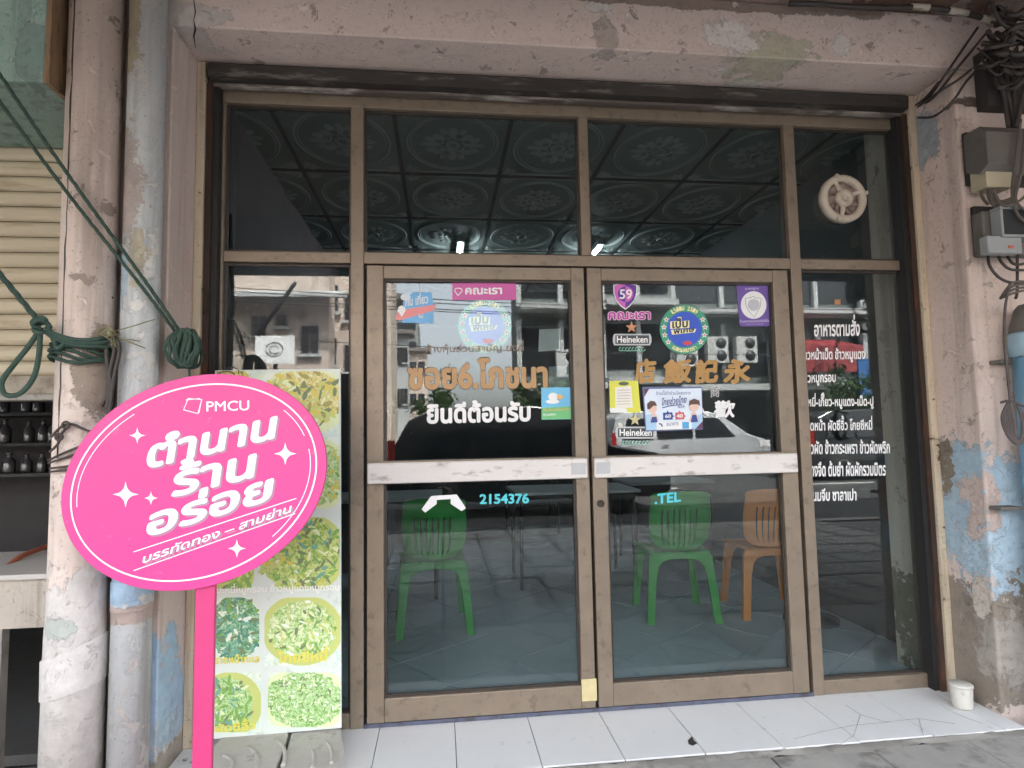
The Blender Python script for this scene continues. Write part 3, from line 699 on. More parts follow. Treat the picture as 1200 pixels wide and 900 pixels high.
# knotted rope round the thick pipe
mb = MB()
for ln in twist([W(-15,303,-.62), W(45,376,-.52)], .009): mb.tube(ln, .0055, 6)
kn = W(48,384,-.52)
for k in range(5):
    t0 = random.random()*6; mb.tube([kn+Vector((.020*math.cos(t0+i*.5)*(1+.2*k/5), .012*math.sin(i*.7+k), .018*math.sin(t0+i*.5)+.004*k)) for i in range(10)], .0075, 6)
for k in range(6):     # wraps round the pipe
    zz0 = 1.555-.012*k; L = []
    for i in range(19):
        a = R(170+ i*11); rr = .095+.004*(k%3); dz = -.028*(i/18)+.010*math.sin(i*.6+k)
        L.append((-1.2435+rr*math.cos(a), -.392+rr*math.sin(a), zz0+dz))
    for ln in twist(L, .006): mb.tube(ln, .0042, 5)
for k in range(3): mb.tube(smooth_path([kn+Vector((.01,0,-.005*k)), W(66,392+3*k,-.505), W(88,398+3*k,-.50), W(110,398+4*k,-.49), W(128,394+6*k,-.46)], 5), .0075, 6)
mb.tube(smooth_path([kn, W(34,405,-.52), W(14,430,-.52), W(2,448,-.52), W(6,462,-.52), W(22,462,-.52), W(38,445,-.52), W(45,420,-.52), W(47,392,-.52)], 6), .0085, 7)
mb.tube(smooth_path([W(64,398,-.51), W(66,408,-.505), W(72,406,-.505), W(78,399,-.5)], 4), .008, 6)
tag(mb.build('knotted_rope', m_rope), 'thick green rope knotted around the drain pipe with a hanging loop', 'rope')
m_string = M('frayed_string', (.20,.19,.10), .9, 0, .3, 40)
mb = MB()
for k in range(9):
    mb.tube(smooth_path([W(118+random.uniform(-4,4),392+random.uniform(-6,6),-.47), W(126+random.uniform(-6,6),386+random.uniform(-4,8),-.49), W(133+random.uniform(-3,8),398+random.uniform(-8,14),-.46)], 4), .0022, 5)
for a in ((134,388),(160,381),(182,374)), ((134,394),(152,401),(170,408)), ((132,400),(150,398),(164,400)): mb.tube(smooth_path([W(a[0][0],a[0][1],-.46), W(a[1][0],a[1][1],-.45), W(a[2][0],a[2][1],-.44)], 4), .0022, 5)
tag(mb.build('frayed_string', m_string), 'frayed yellow green string ends tied between the two pipes', 'string')
mb = MB()
for pts in (((133,392),(134,410),(128,440),(126,470),(128,500)), ((136,396),(140,410),(134,440),(130,470),(126,520)), ((124,405),(126,430),(130,452),(125,480)), ((119,476),(126,462),(131,448))): mb.tube(smooth_path([W(a,b,-.46) for a,b in pts], 5), .0065, 7)
for pts in (((118,340),(122,346),(132,349)), ((117,373),(122,369),(129,366))): mb.tube(smooth_path([W(a,b,-.40) for a,b in pts], 4), .005, 6)
tag(mb.build('hanging_cable', m_cable), 'dark cable strands hanging between the two pipes above the sign', 'cable')
mb = MB()
for pts in (((60,512),(72,500),(84,497),(96,502),(106,506)), ((58,530),(68,520),(72,508),(80,500)), ((56,540),(72,532),(92,524),(108,520)), ((56,543),(74,537),(94,530),(106,526)), ((58,553),(74,551),(88,550)), ((58,549),(74,547),(90,545))):
    mb.tube(smooth_path([W(a,b,-.49) for a,b in pts], 5), .0042, 6)
for c_ in ((78,498),(70,512)): 
    q = W(*c_,-.495); mb.tube([q+Vector((.011*math.cos(i*.63),-.004,.011*math.sin(i*.63))) for i in range(10)], .004, 6, closed=True)
tag(mb.build('binding_wire', M('rusty_binding_wire', (.08,.062,.055), .7, .2, .3, 30)), 'rusty binding wire looped round the thick pipe beside the pink sign', 'wire')

# ================================================================== pink oval sign on a post
SY = -.62
sg = thing('oval_sign', tuple(W(240,905,SY+.01)), 'bright pink tilted oval sign on a post with white Thai lettering', 'sign')
sg.location.z = PAVZ; ORG[sg.name] = tuple(sg.location)
m_pink_s = M('pink_vinyl', (.66,.050,.26), .40, 0, .05, 5, .03, 90, dirt='#c9779f', dirt_amt=.06, dirt_scale=30); m_pink_e = flat('pink_post', (.58,.045,.18), .5)
PS = PY(SY); rot = -R(20.7)
mb = MB(); mb.prism([PS(*p) for p in ell(227,565.5,160,122,72,rot)], (0,.012,0)); mb.build('board', m_pink_s, sg, .0015, 1)
a, b = W(229,690,SY+.013), W(252,690,SY+.013); mb = MB().prism([(a.x,SY+.013,PAVZ),(b.x-.002,SY+.013,PAVZ),(b.x,SY+.013,1.0),(a.x,SY+.013,1.0)], (0,.02,0)); mb.build('post', m_pink_e, sg, .002)
box('foot', (a.x-.16,SY-.12,PAVZ+.001), (b.x+.16,SY+.16,PAVZ+.012), m_pink_e, sg)
m_sprint = flat('sign_print_white', (.86,.84,.86), .45); m_shade = flat('sign_print_shade', (.42,.23,.33), .5)
def printed(name, fn, mat, parent, label=None):
    mb = MB(); fn(mb); o = mb.build(name, mat, parent)
    if label: o['label'] = label
    return o
def sign_lines(mb):
    stroke_into(mb, ell(227,565.5,148,110,90,rot), 1.9, PS, .0010, True)
    e = ell(227,565.5,141,103,120,rot); stroke_into(mb, e[64:86], 1.0, PS, .0010); stroke_into(mb, e[2:22], 1.0, PS, .0010); stroke_into(mb, e[112:120], 1.0, PS, .0010)
    z = lambda x, y: (60+x/3, 420+y/3)
    stroke_into(mb, [z(290,680), z(862,492)], 1.1, PS, .0010); stroke_into(mb, [z(290,746), z(858,545)], 1.1, PS, .0010)
    q = [(482,141),(530,145),(516,194),(466,181)]; stroke_into(mb, [z(*p) for p in q], 1.4, PS, .0010, True)
    stroke_into(mb, [z(474,146), z(524,141)], 1.1, PS, .0010); stroke_into(mb, [z(528,150), z(520,192)], 1.0, PS, .0012)
    for x, y, r_ in ((303,271,29),(823,335,40),(262,478,46),(351,491,24),(653,668,32)):
        s4 = []
        for i in range(32):
            t = 2*math.pi*i/32; rr = r_/((abs(math.cos(t))**.55+abs(math.sin(t))**.55)**(1/.55))*1.0
            s4.append(z(x+rr*math.cos(t), y+rr*math.sin(t)))
        poly_into(mb, s4, PS, .0010, .0003)
printed('printed_lines', sign_lines, m_sprint, sg)
def sign_words(mb, dx=0, dy=0, lift=.0016, big_only=False):
    z = lambda x, y: (60+(x+dx)/3, 420+(y+dy)/3)
    if not big_only: text_into(mb, 'PMCU', z(546,187), z(697,183), z(546,151), PS, .012, lift)
    text_into(mb, 'ตำนาน', z(330,392), z(785,283), z(350,274), PS, .034, lift)
    text_into(mb, 'ร้าน', z(420,492), z(712,420), z(440,360), PS, .032, lift)
    text_into(mb, 'อร่อย', z(330,632), z(772,500), z(352,508), PS, .034, lift)
    text_into(mb, 'บรรทัดทอง – สามย่าน', z(320,722), z(842,541), z(328,684), PS, .018, lift)
printed('lettering_shadow', lambda mb: sign_words(mb, 7, 6, .0013, True), m_shade, sg)
printed('lettering', sign_words, m_sprint, sg)

# ================================================================== menu board leaning by the door
YB0, YB1 = -.13, -.085
def PM(x, y):                            # board plane leans back slightly
    t = (857-y)/425; return W(x, y, YB0+(YB1-YB0)*t)
bd = thing('menu_board', tuple(PM(326,858)), 'leaning food menu board with faded green dish photos behind the pink sign', 'menu board')
m_ban = M('faded_banner', (.66,.72,.66), .5, 0, .05, 6, .05, 40, dirt='#9fb1a0', dirt_amt=.2, dirt_scale=12)
mb = MB(); mb.prism([PM(250,866)+Vector((0,0,0)), PM(400,853), PM(399,432), PM(252,434)], (0,.012,.001)); mb.build('board', m_ban, bd)
PMd = lambda x, y: PM(x, y)
def food(mb, cx, cy, rx, ry, n, cols, size, clip):
    for i in range(n):
        r_ = math.sqrt(random.random()); t = random.random()*6.283; x, y = cx+rx*r_*math.cos(t), cy+ry*r_*math.sin(t)
        a = random.random()*3.14; l, w_ = size*random.uniform(.5,1.4), size*random.uniform(.2,.5)
        pts = [(x+l*math.cos(q)*math.cos(a)-w_*math.sin(q)*math.sin(a), y+l*math.cos(q)*math.sin(a)+w_*math.sin(q)*math.cos(a)) for q in (0,1.0,2.1,3.14,4.2,5.2)]
        pts = [(min(max(p[0],clip[0]),clip[2]), min(max(p[1],clip[1]),clip[3])) for p in pts]
        mb.cur = random.choice(cols); k = mb.add([PM(*p)+Vector((0,-.0012-.0000035*i,0)) for p in pts]); mb.face(range(k, k+6))
fc_ = [flat('print_'+n_, c_, .5) for n_, c_ in (('lime','#c3cd78'),('pale','#dbe5b4'),('green','#7cab52'),('dark','#76875f'),('yellow','#d6c95a'),('teal','#6fa792'),('white','#e2ebdd'),('olive','#a39c5c'),('deep','#4f8a76'))]
def mottle(name, cols, sc_):
    t = NT(name); P = t.pos(); a = t.noise(P, sc_, 6, .65, 1.2); b = t.noise(t.vm('ADD', P, (3.1,1.7,5.3)), sc_*1.6, 7, .7, .8)
    c = t.mix(t.step(a, .38, .62), lin(cols[0]), lin(cols[1])); c = t.mix(t.step(b, .50, .62), c, lin(cols[2])); c = t.mix(t.math('MULTIPLY', t.step(b, .42, .34), .8), c, lin(cols[3]))
    t.set(t.p.inputs['Base Color'], c); t.p.inputs['Roughness'].default_value = .45; return t.m
fc_ += [mottle('print_stir_fry', ('#9cb84e','#d3dd90','#649648','#40582f'), 42), mottle('print_greens', ('#3f8560','#86bd92','#cfe0c4','#23503f'), 46), mottle('print_noodles', ('#a5c968','#d9e8bd','#6fa045','#4c6d33'), 60), mottle('print_rice', ('#93c170','#cfe5b2','#6aa04c','#4a6d3e'), 110), mottle('print_yellow', ('#cfc262','#e7e2b0','#a8a24a','#5a5636'), 55), mottle('print_backdrop', ('#d3e0cc','#e0e9dc','#bfd9cf','#b4cfa0'), 14)]
def dish(px, rim, food_args, label):
    x0, y0, x1, y1 = px; mb = MB()
    mb.cur = 14; k = mb.add([PM(*p)+Vector((0,-.0006,0)) for p in ((x0,y1),(x1,y1),(x1,y0),(x0,y0))]); mb.face(range(k,k+4))
    cx, cy, rx, ry, rc = rim[1:6]; mb.cur = rc
    pts = [(min(max(p[0],x0),x1), min(max(p[1],y0),y1)) for p in ell(cx,cy,rx,ry,36)]; k = mb.add([PM(*p)+Vector((0,-.0009,0)) for p in pts]); mb.face(range(k,k+36))
    for fa in food_args:
        fx, fy, frx, fry, fn_, fcol, fsz = fa; mb.cur = {4:13, 5:10, 6:11}.get(rim[0], 9) if False else rim[6]
        pts = [(min(max(fx+(p[0]-fx)*random.uniform(.92,1.05),x0),x1), min(max(fy+(p[1]-fy)*random.uniform(.92,1.05),y0),y1)) for p in ell(fx,fy,frx,fry,48)]; k = mb.add([PM(*p)+Vector((0,-.0011,0)) for p in pts]); mb.face(range(k,k+48))
        food(mb, fx, fy, frx, fry, fn_//5, fcol, fsz, (x0,y0,x1,y1))
    o = mb.build('dish_photo', fc_, bd); o['label'] = label
dish((300,435,397,508), (1,357,470,52,40,1,13), [(357,466,46,34,620,[0,0,4,7,3,1],6.5)], 'photo of a yellow dish at the top of the board')
dish((254,435,297,445), (6,272,442,20,10,4,13), [(272,442,18,8,60,[7,4,3],4)], 'edge of an orange dish photo')
dish((366,512,398,596), (1,378,556,30,42,1,11), [(376,556,28,36,300,[1,0,4,1,2],5)], 'photo of a pale dish half hidden by the sign')
dish((300,606,398,690), (1,352,648,56,48,0,9), [(350,646,52,44,800,[0,0,2,4,1,5,3,2],5.5)], 'photo of a yellow green stir fry')
dish((254,604,298,690), (1,272,655,32,44,0,9), [(274,652,28,40,360,[0,2,3,4],7)], 'photo of greens beside the post')
dish((253,700,304,775), (1,275,735,32,40,6,10), [(276,735,30,40,520,[5,8,3,6,2,8],5)], 'photo of dark leafy greens')
dish((310,700,399,780), (1,354,738,48,42,0,11), [(354,738,40,34,700,[1,6,2,1,3,0,1],4.5)], 'photo of pale noodles on a lime plate')
dish((252,788,306,858), (1,270,825,38,38,0,12), [(266,826,31,32,480,[2,1,2,3,5,2],5)], 'photo of green leaves on a lime plate')
dish((314,788,399,852), (1,357,820,52,40,1,12), [(357,820,46,34,1300,[2,1,6,2,3,1],2.6)], 'photo of chopped green fried rice')
m_cap = flat('caption_white', '#f1f1ea'); m_capy = flat('caption_yellow', '#dfd55f')
printed('caption', lambda mb: (text_into(mb, 'บะหมี่หมูกรอบ ข้าวหมูแดงหมูกรอบ', (254,698), (398,694), (254,684), PM, .02, .0035)), m_cap, bd)
for tx, a_, b_, c_ in (('โกยซีหมี่', (326,777), (384,774), (326,760)), ('ราดหน้าทะเล', (252,778), (304,776), (252,767)), ('ผัดซีอิ้ว', (252,858), (300,854), (252,844))):
    printed('caption', lambda mb: text_into(mb, tx, a_, b_, c_, PM, .03, .0035), m_capy, bd)
mb = MB()
for x, y in ((258,437),(262,432)): mb.tube(smooth_path([PM(x,y)+Vector((0,-.004,0)), PM(x+8,y-2)+Vector((0,-.006,0)), PM(x+17,y+1)+Vector((0,-.005,0)), PM(x+18,y+6)+Vector((0,-.003,0))], 4), .0018, 5)
mb.build('hanging_wire', m_cable, bd)

# two broken pavers weighing the board down
def slab(poly, z1, name, label, ribs):
    t = thing(name, (sum(p[0] for p in poly)/len(poly), sum(p[1] for p in poly)/len(poly), z1-.06), label, 'paving slab', 'broken pavers by the menu board')
    mb = MB().prism([(x, y, z1-.058) for x, y in poly], (0,0,.058)); mb.build('slab', m_slab, t, .005)
    for ctr, rr, a0, a1 in ribs:
        mb = MB(); L = [(ctr[0]+rr*math.cos(a0+(a1-a0)*i/10), ctr[1]+rr*math.sin(a0+(a1-a0)*i/10), z1-.001) for i in range(11)]
        mb.tube(L, .008, 6); mb.build('rib', m_slab, t)
    return t
gz = .060; g2 = lambda x, y: (G(x,y,gz).x, G(x,y,gz).y); m_slab = M('pale_broken_paver', (.47,.44,.405), .88, 0, .25, 9, .6, 60, dirt='#6b645b', dirt_amt=.35, dirt_scale=9)
Rp = lambda c_, pt: math.hypot(pt[0]-c_[0], pt[1]-c_[1])
c1 = g2(228,905); c2 = g2(268,905)
slab([g2(236,915), g2(318,912), g2(330,884), g2(338,858), g2(300,857), g2(262,862), g2(240,884)], gz, 'broken_paver', 'broken ribbed paver nearest the pink post under the menu board', [(c1, Rp(c1,g2(300,884)), R(-5), R(50)), (c1, Rp(c1,g2(322,866)), R(0), R(42)), (c1, Rp(c1,g2(270,890)), R(-5), R(60))])
slab([g2(322,912), g2(392,902), g2(403,876), g2(399,852), g2(370,853), g2(342,857), g2(334,884)], gz-.004, 'broken_paver', 'broken ribbed paver with crumbled corner next to the doorstep tiles', [(c2, Rp(c2,g2(368,890)), R(-2), R(24)), (c2, Rp(c2,g2(382,868)), R(2), R(30))])
# rubble at the foot of the pillar
rub = MB()
for i in range(60):
    p = Vector((random.uniform(-1.0,-.80), random.uniform(-.40,-.15), .004)); r_ = random.uniform(.004,.013)
    rub.raw([p+Vector((random.uniform(-1,1),random.uniform(-1,1),random.uniform(-.3,.9)))*r_ for _ in range(4)], [(0,1,2),(0,2,3),(0,3,1),(1,3,2)])
tag(rub.build('rubble', m_conc), 'crumbled mortar bits at the foot of the left pillar', 'rubble', kind='stuff')

# ================================================================== lettering and stickers on the glass
GO = PY(.0145)            # just in front of the door panes
GI = PY(.0235)            # stuck behind the door panes
GS = PY(.0285)            # in front of the fixed panes
def lettering(name, label, mat, parts, P=GO, cat='lettering', group=None):
    mb = MB()
    for s_, bl, br, tl, bold in parts: text_into(mb, s_, bl, br, tl, P, bold)
    return tag(mb.build(name, mat), label, cat, group)
m_gold = M('gold_leaf_letter', (.46,.27,.115), .45, 0, .12, 30); m_gold2 = M('gold_brush_letter', (.42,.235,.07), .45, 0, .22, 40)
m_brownl = flat('brown_letter', (.22,.17,.13)); m_cyan = flat('cyan_vinyl', (.08,.55,.62))
lettering('shop_name_lettering', 'large gold Thai shop name across the left glass door', m_gold, [('ซอย6.โภชนา', (478,457), (642,455), (478,420), .042)])
_o = bpy.data.objects['shop_name_lettering']; mb = MB(); text_into(mb, 'ซอย6.โภชนา', (477,458), (643,456), (477,419), PY(.0151), .055); mb.build('dark_outline', M('letter_outline', (.06,.04,.025), .6), _o)
lettering('company_lettering', 'small brown Thai company name above the gold shop name', m_brownl, [('ห้างหุ้นส่วนสามัญ ยงกี่', (499,416), (614,414), (499,401), .012)])
lettering('welcome_lettering', 'bold white Thai welcome words under the gold shop name', m_white, [('ยินดีต้อนรับ', (500,497), (622,494), (500,470), .040)])
lettering('phone_number_lettering', 'cyan phone number on the lower left door pane', m_cyan, [('2154376', (562,591), (620,590), (562,579), .035)])
lettering('phone_word_lettering', 'cyan letters for telephone on the lower right door pane', m_cyan, [('.TEL', (767,591), (798,588), (767,579), .035)])
hx = lambda x, y: (430+x/2.811, 530+y/2.8125)
mb = MB(); poly_into(mb, [hx(*p) for p in ((180,188),(212,144),(296,139),(326,184),(312,194),(276,170),(276,154),(230,157),(230,170),(192,199))], GO, 0, .0004)
tag(mb.build('telephone_icon', m_white), 'white telephone handset cut-out on the left door above the green chair', 'sticker')
ch = lambda x, y: (690+x/3.912, 310+y/3.912)
for t_, x0, x1, lab in (('店', 205, 305, 'leftmost'), ('飯', 338, 470, 'second from the left'), ('記', 483, 592, 'third from the left'), ('永', 615, 740, 'rightmost')):
    lettering('chinese_character', 'gold brushed Chinese character, %s of the row on the right door' % lab, m_gold2, [(t_, ch(x0,550), ch(x1,542), ch(x0+6,436), .050)], group='gold Chinese characters')
lettering('small_character', 'small grey Chinese character above the white one on the right door', flat('grey_letter', (.35,.35,.35)), [('商', ch(556,610), ch(600,608), ch(556,560), .03)])
lettering('welcome_character', 'large white brushed Chinese character on the right door beside the blue poster', m_white, [('歡', ch(572,704), ch(668,702), ch(576,624), .035)])
lettering('welcome_stroke', 'white stroke of a covered character at the blue poster edge', m_white, [('乀', ch(516,698), ch(552,696), ch(516,656), .05)])
# menu words on the right side pane
rp = lambda x, y: (930+x/2.906, 310+y/2.903)
for s_, x0, x1, yb, yt, lab in (
    ('อาหารตามสั่ง', 70, 226, 246, 172, 'heading'), ('ข้าวหน้าเป็ด ข้าวหมูแดง', 24, 244, 336, 284, 'first'), ('ข้าวหมูกรอบ', 24, 144, 414, 364, 'second'),
    ('บะหมี่-เกี๊ยว-หมูแดง-เป็ด-ปู', 26, 272, 494, 434, 'third'), ('ราดหน้า ผัดซีอิ้ว โกยซีหมี่', 34, 268, 566, 512, 'fourth'), ('ข้าวผัด ข้าวกระเพรา ข้าวผัดพริก', 36, 328, 646, 596, 'fifth'),
    ('แกงจืด ต้มยำ ผัดผักรวมมิตร', 44, 314, 722, 668, 'sixth'), ('ขนมจีบ ซาลาเปา', 50, 214, 806, 762, 'last')):
    lettering('menu_line', 'white Thai menu words on the right side pane, %s line' % lab, m_white, [(s_, rp(x0,yb), rp(x1,yb-3), rp(x0,yt), .030)], GS, group='menu lines on the right side pane')

def sticker(name, label, base_pts, base_mat, P, layers, cat='sticker', group=None, thick=.0004):
    t = thing(name, tuple(P(*base_pts[0])), label, cat, group)
    mb = MB(); poly_into(mb, base_pts, P, 0, thick); mb.build('backing', base_mat, t)
    for i, (nm, mat, fn) in enumerate(layers):
        for f_ in (fn if isinstance(fn, list) else [fn]):
            mb = MB(); f_(mb, .0004*(i+1)); mb.build(nm, mat, t)
    return t
V = lambda n_, c_: flat('vinyl_'+n_, c_, .35)
def ring_text(mb, s_, cx, cy, r_, a0, a1, h, P, lift, flip=False):
    n = len(s_)
    for i, c_ in enumerate(s_):
        if c_ == ' ': continue
        a = R(a0+(a1-a0)*(i+.5)/n); w_ = abs(a1-a0)/n*math.pi/180*r_*.46
        ux, uy = (-math.sin(a), -math.cos(a)) if flip else (math.sin(a), math.cos(a))
        rad = (math.cos(a), -math.sin(a))
        if flip: rad = (-rad[0], -rad[1])
        tx, ty = -rad[1], rad[0]
        px_, py_ = cx+r_*math.cos(a), cy-r_*math.sin(a)
        bl = (px_-tx*w_-rad[0]*h/2, py_-ty*w_-rad[1]*h/2); br = (px_+tx*w_-rad[0]*h/2, py_+ty*w_-rad[1]*h/2); tl = (px_-tx*w_+rad[0]*h/2, py_-ty*w_+rad[1]*h/2)
        text_into(mb, c_, bl, br, tl, P, .03, lift)
def round_sticker(cx, cy, r_, P, label):
    dark = V('black', '#20242c'); yel = V('pale_yellow', '#efe9b4')
    AA = (28, 6, -16, -38, 152, 174, 196, 218)
    stars = [lambda mb, l, a=a: poly_into(mb, star(cx+r_*.84*math.cos(R(a)), cy-r_*.84*math.sin(R(a)), r_*.135), P, l, .0002) for a in AA]
    dots = [lambda mb, l, a=a: poly_into(mb, star(cx+r_*.84*math.cos(R(a)), cy-r_*.84*math.sin(R(a)), r_*.06), P, l, .0002) for a in AA]
    dots.append(lambda mb, l: poly_into(mb, ell(cx+r_*.12, cy+r_*.56, r_*.2, r_*.09, 12), P, l, .0002))
    u = lambda x, y: (cx+x*r_, cy+y*r_)
    sticker('round_sticker', label, ell(cx,cy,r_,r_,48), V('leaf_green', '#3f9a78'), P, [
        ('disc', V('royal_blue', '#2f55c8'), lambda mb, l: poly_into(mb, ell(cx,cy,r_*.72,r_*.72,40), P, l, .0003)),
        ('word_block', yel, lambda mb, l: (poly_into(mb, [u(-.58,-.02), u(.20,-.06), u(.20,-.36), u(-.12,-.34), u(-.12,-.50), u(-.28,-.50), u(-.30,-.34), u(-.58,-.32)], P, l, .0003), poly_into(mb, [u(-.50,.22), u(.42,.12), u(.48,-.02), u(-.55,.02)], P, l, .0003))),
        ('words', dark, lambda mb, l: (text_into(mb, 'เป็บ', u(-.50,-.04), u(.14,-.08), u(-.50,-.44), P, .03, l), text_into(mb, 'พิเศษ', u(-.44,.20), u(.40,.10), u(-.44,-.02), P, .03, l))),
        ('rim_words', yel, [lambda mb, l: ring_text(mb, 'เริ่ม 2519', cx, cy, r_*.86, 128, 52, r_*.18, P, l), lambda mb, l: ring_text(mb, 'แม่ช้อยนางรำ', cx, cy, r_*.86, 236, 304, r_*.16, P, l, True)]),
        ('star', m_white, stars), ('star_heart', V('red', '#c64a52'), dots)])
round_sticker(568, 382, 31.5, GI, 'faded round green and blue sticker above the gold Thai shop name')
round_sticker(802, 386, 28.8, GO, 'bright round green and blue sticker with stars on the right door')
lf = lambda x, y: (450+x/5.217, 325+y/5.217)
sticker('pink_banner_sticker', 'pink strip sticker with white Thai word at the top of the left door', [lf(418,138), lf(808,138), lf(806,30), lf(418,30)], V('orchid', '#c64f9c'), GO, [
    ('pin', m_white, lambda mb, l: stroke_into(mb, [lf(452,112), lf(432,82), lf(436,70), lf(456,66), lf(476,72), lf(478,84), lf(452,112)], 1.2, GO, l)),
    ('word', m_white, lambda mb, l: text_into(mb, 'คณะเรา', lf(496,106), lf(722,104), lf(496,64), GO, .035, l))])
sticker('location_sticker', 'pale blue location sticker with coral ribbon in the corner of the left door', [lf(112,278), lf(302,280), lf(302,180), lf(292,92), lf(180,90), lf(116,150)], V('sky_blue', '#5fa6d8'), GO, [
    ('ribbon', V('coral', '#d97f7e'), lambda mb, l: poly_into(mb, [lf(66,258), lf(100,262), lf(300,205), lf(318,165), lf(130,195), lf(80,220)], GO, l, .0003)),
    ('cloud', V('pale_grey', '#c7d3dc'), lambda mb, l: (poly_into(mb, ell(*lf(132,122),6,4,20), GO, l, .0003), text_into(mb, 'กิน เที่ยว', lf(130,180), lf(270,160), lf(130,100), GO, .04, l))),
    ('pin', m_white, lambda mb, l: (poly_into(mb, [lf(108,242), lf(84,205), lf(88,182), lf(108,172), lf(128,182), lf(132,205)], GO, l, .0003), text_into(mb, 'ใหม่', lf(212,250), lf(240,250), lf(212,224), GO, .03, l)))])
sn = lambda x, y: (620+x/8.186, 430+y/8.182)
sticker('blue_green_sticker', 'square blue and green sticker by the handle edge of the left door', [sn(120,506), sn(424,500), sn(412,196), sn(116,198)], V('light_blue', '#6db9df'), GO, [
    ('field', V('grass', '#6dbb78'), lambda mb, l: poly_into(mb, [sn(121,504), sn(423,498), sn(418,378), sn(120,392)], GO, l, .0003)),
    ('cloud', m_white, lambda mb, l: (poly_into(mb, ell(*sn(232,285),6,4.5,20), GO, l, .0003), poly_into(mb, ell(*sn(225,332),8,2.6,20), GO, l, .0003), text_into(mb, 'ร้านอร่อย', sn(136,470), sn(256,462), sn(136,446), GO, .02, l))),
    ('accent', V('orange', '#dfae6a'), lambda mb, l: (poly_into(mb, ell(*sn(295,288),3.5,3,14), GO, l, .0003), text_into(mb, 'กินอิ่มอร่อยคุ้ม', sn(136,432), sn(392,420), sn(136,394), GO, .02, l)))])
mb = MB(); poly_into(mb, [(643,456),(668,454),(667,428),(643,430)], GI, 0, .0006); tag(mb.build('grey_notice', flat('grey_notice', (.16,.17,.18))), 'small dark grey notice behind the glass above the blue green sticker', 'notice')
mb = MB(); poly_into(mb, [(631,412),(656,410),(657,385),(632,386)], GI, 0, .0006); tag(mb.build('grey_paper', flat('pale_grey_paper', (.33,.34,.34))), 'pale grey paper taped behind the upper corner of the left door', 'paper')
sh = lambda x, y: (700+x/8.571, 320+y/8.57)
half = lambda side: [sh(280,95), sh(280 + side*120,118), sh(280+side*118,200), sh(280+side*95,275), sh(280+side*45,335), sh(282,368)]
def inset(pts, c_, k): return [(c_[0]+(p[0]-c_[0])*k, c_[1]+(p[1]-c_[1])*k) for p in pts]
sticker('shield_sticker', 'pink and purple shield sticker with number 59 at the top of the right door', half(-1)+half(1)[::-1][1:-1], m_white, GO, [
    ('left_half', V('hot_pink', '#c963b5'), lambda mb, l: poly_into(mb, inset(half(-1), sh(280,215), .92), GO, l, .0003)),
    ('right_half', V('violet', '#5a2f96'), lambda mb, l: poly_into(mb, inset(half(1), sh(280,215), .92), GO, l, .0003)),
    ('disc', V('violet', '#5a2f96'), lambda mb, l: poly_into(mb, [p for p in ell(*sh(282,212), 9, 9.2, 32) if p[0] <= sh(282,0)[0]+.01], GO, l, .0003)),
    ('disc', V('hot_pink', '#c963b5'), lambda mb, l: poly_into(mb, [p for p in ell(*sh(282,212), 9, 9.2, 32) if p[0] >= sh(282,0)[0]-.01], GO, l, .0003)),
    ('number', m_white, lambda mb, l: text_into(mb, '59', sh(222,262), sh(348,262), sh(222,164), GO, .015, l))], group=None)
t = thing('pink_word_sticker', tuple(sh_ := GO(*sh(110,475))), 'pink outlined Thai word sticker under the shield', 'sticker')
mb = MB(); text_into(mb, 'คณะเรา', sh(104,475), sh(540,472), sh(104,384), GO, .075, 0); mb.build('outline', V('outline_pink', '#e7b6d8'), t)
mb = MB(); text_into(mb, 'คณะเรา', sh(112,468), sh(532,465), sh(112,392), GO, .02, .0005); mb.build('word', V('magenta', '#b03c95'), t)
def beer(cx, cy, w_, P, label, starmat):
    u = lambda x, y: (cx+x*w_, cy+y*w_)
    sticker('beer_sticker', label, [u(-.5,.16), u(.5,.16), u(.54,.06), u(.54,-.06), u(.5,-.16), u(-.5,-.16), u(-.54,-.06), u(-.54,.06)], V('silver', '#b9bcbd'), P, [
        ('plate', V('dark_plate', '#3c4246'), lambda mb, l: poly_into(mb, [u(-.47,.12), u(.47,.12), u(.47,-.12), u(-.47,-.12)], P, l, .0003)),
        ('word', m_white, lambda mb, l: text_into(mb, 'Heineken', u(-.43,.09), u(.43,.09), u(-.43,-.10), P, .02, l)),
        ('star', starmat, lambda mb, l: poly_into(mb, star(cx-w_*.02, cy-w_*.34, w_*.17), P, l, .0003)),
        ('scroll', V('mint', '#7fb8a4'), lambda mb, l: [stroke_into(mb, [u(-.32+.09*i+.05*math.cos(q*.7), .27+.05*math.sin(q*.7)) for q in range(8)], w_*.022, P, l) for i in range(8)])], group='beer brand stickers')
beer(*sh(350,668), 42, GO, 'silver beer sticker with an orange star under the shield', V('star_orange', '#c78a63'))
bw = lambda x, y: (700+x/8.571, 430+y/8.57)
beer(*bw(385,660), 44, GO, 'silver beer sticker with a pale star partly behind the blue poster', V('star_cream', '#c2bd8d'))
YN = PY(.0138)
sticker('yellow_note', 'yellow note with a white slip taped beside the blue poster', [bw(128,462), bw(436,456), bw(408,138), bw(120,142)], V('lemon', '#d9d84f'), YN, [
    ('slip', V('paper', '#e4dfd6'), lambda mb, l: poly_into(mb, [bw(182,418), bw(356,410), bw(340,190), bw(180,205)], YN, l, .0003)),
    ('foot', m_white, lambda mb, l: poly_into(mb, [bw(128,460), bw(300,457), bw(296,420), bw(124,410)], YN, l, .0003)),
    ('logo', V('dark_green', '#4d5a4a'), lambda mb, l: (poly_into(mb, ell(*bw(264,168),6,2.2,18), YN, l, .0003), [stroke_into(mb, [bw(200,235+i*28), bw(330,230+i*28)], .35, YN, l) for i in range(6)]))], 'note')
PPo = PY(.0120)
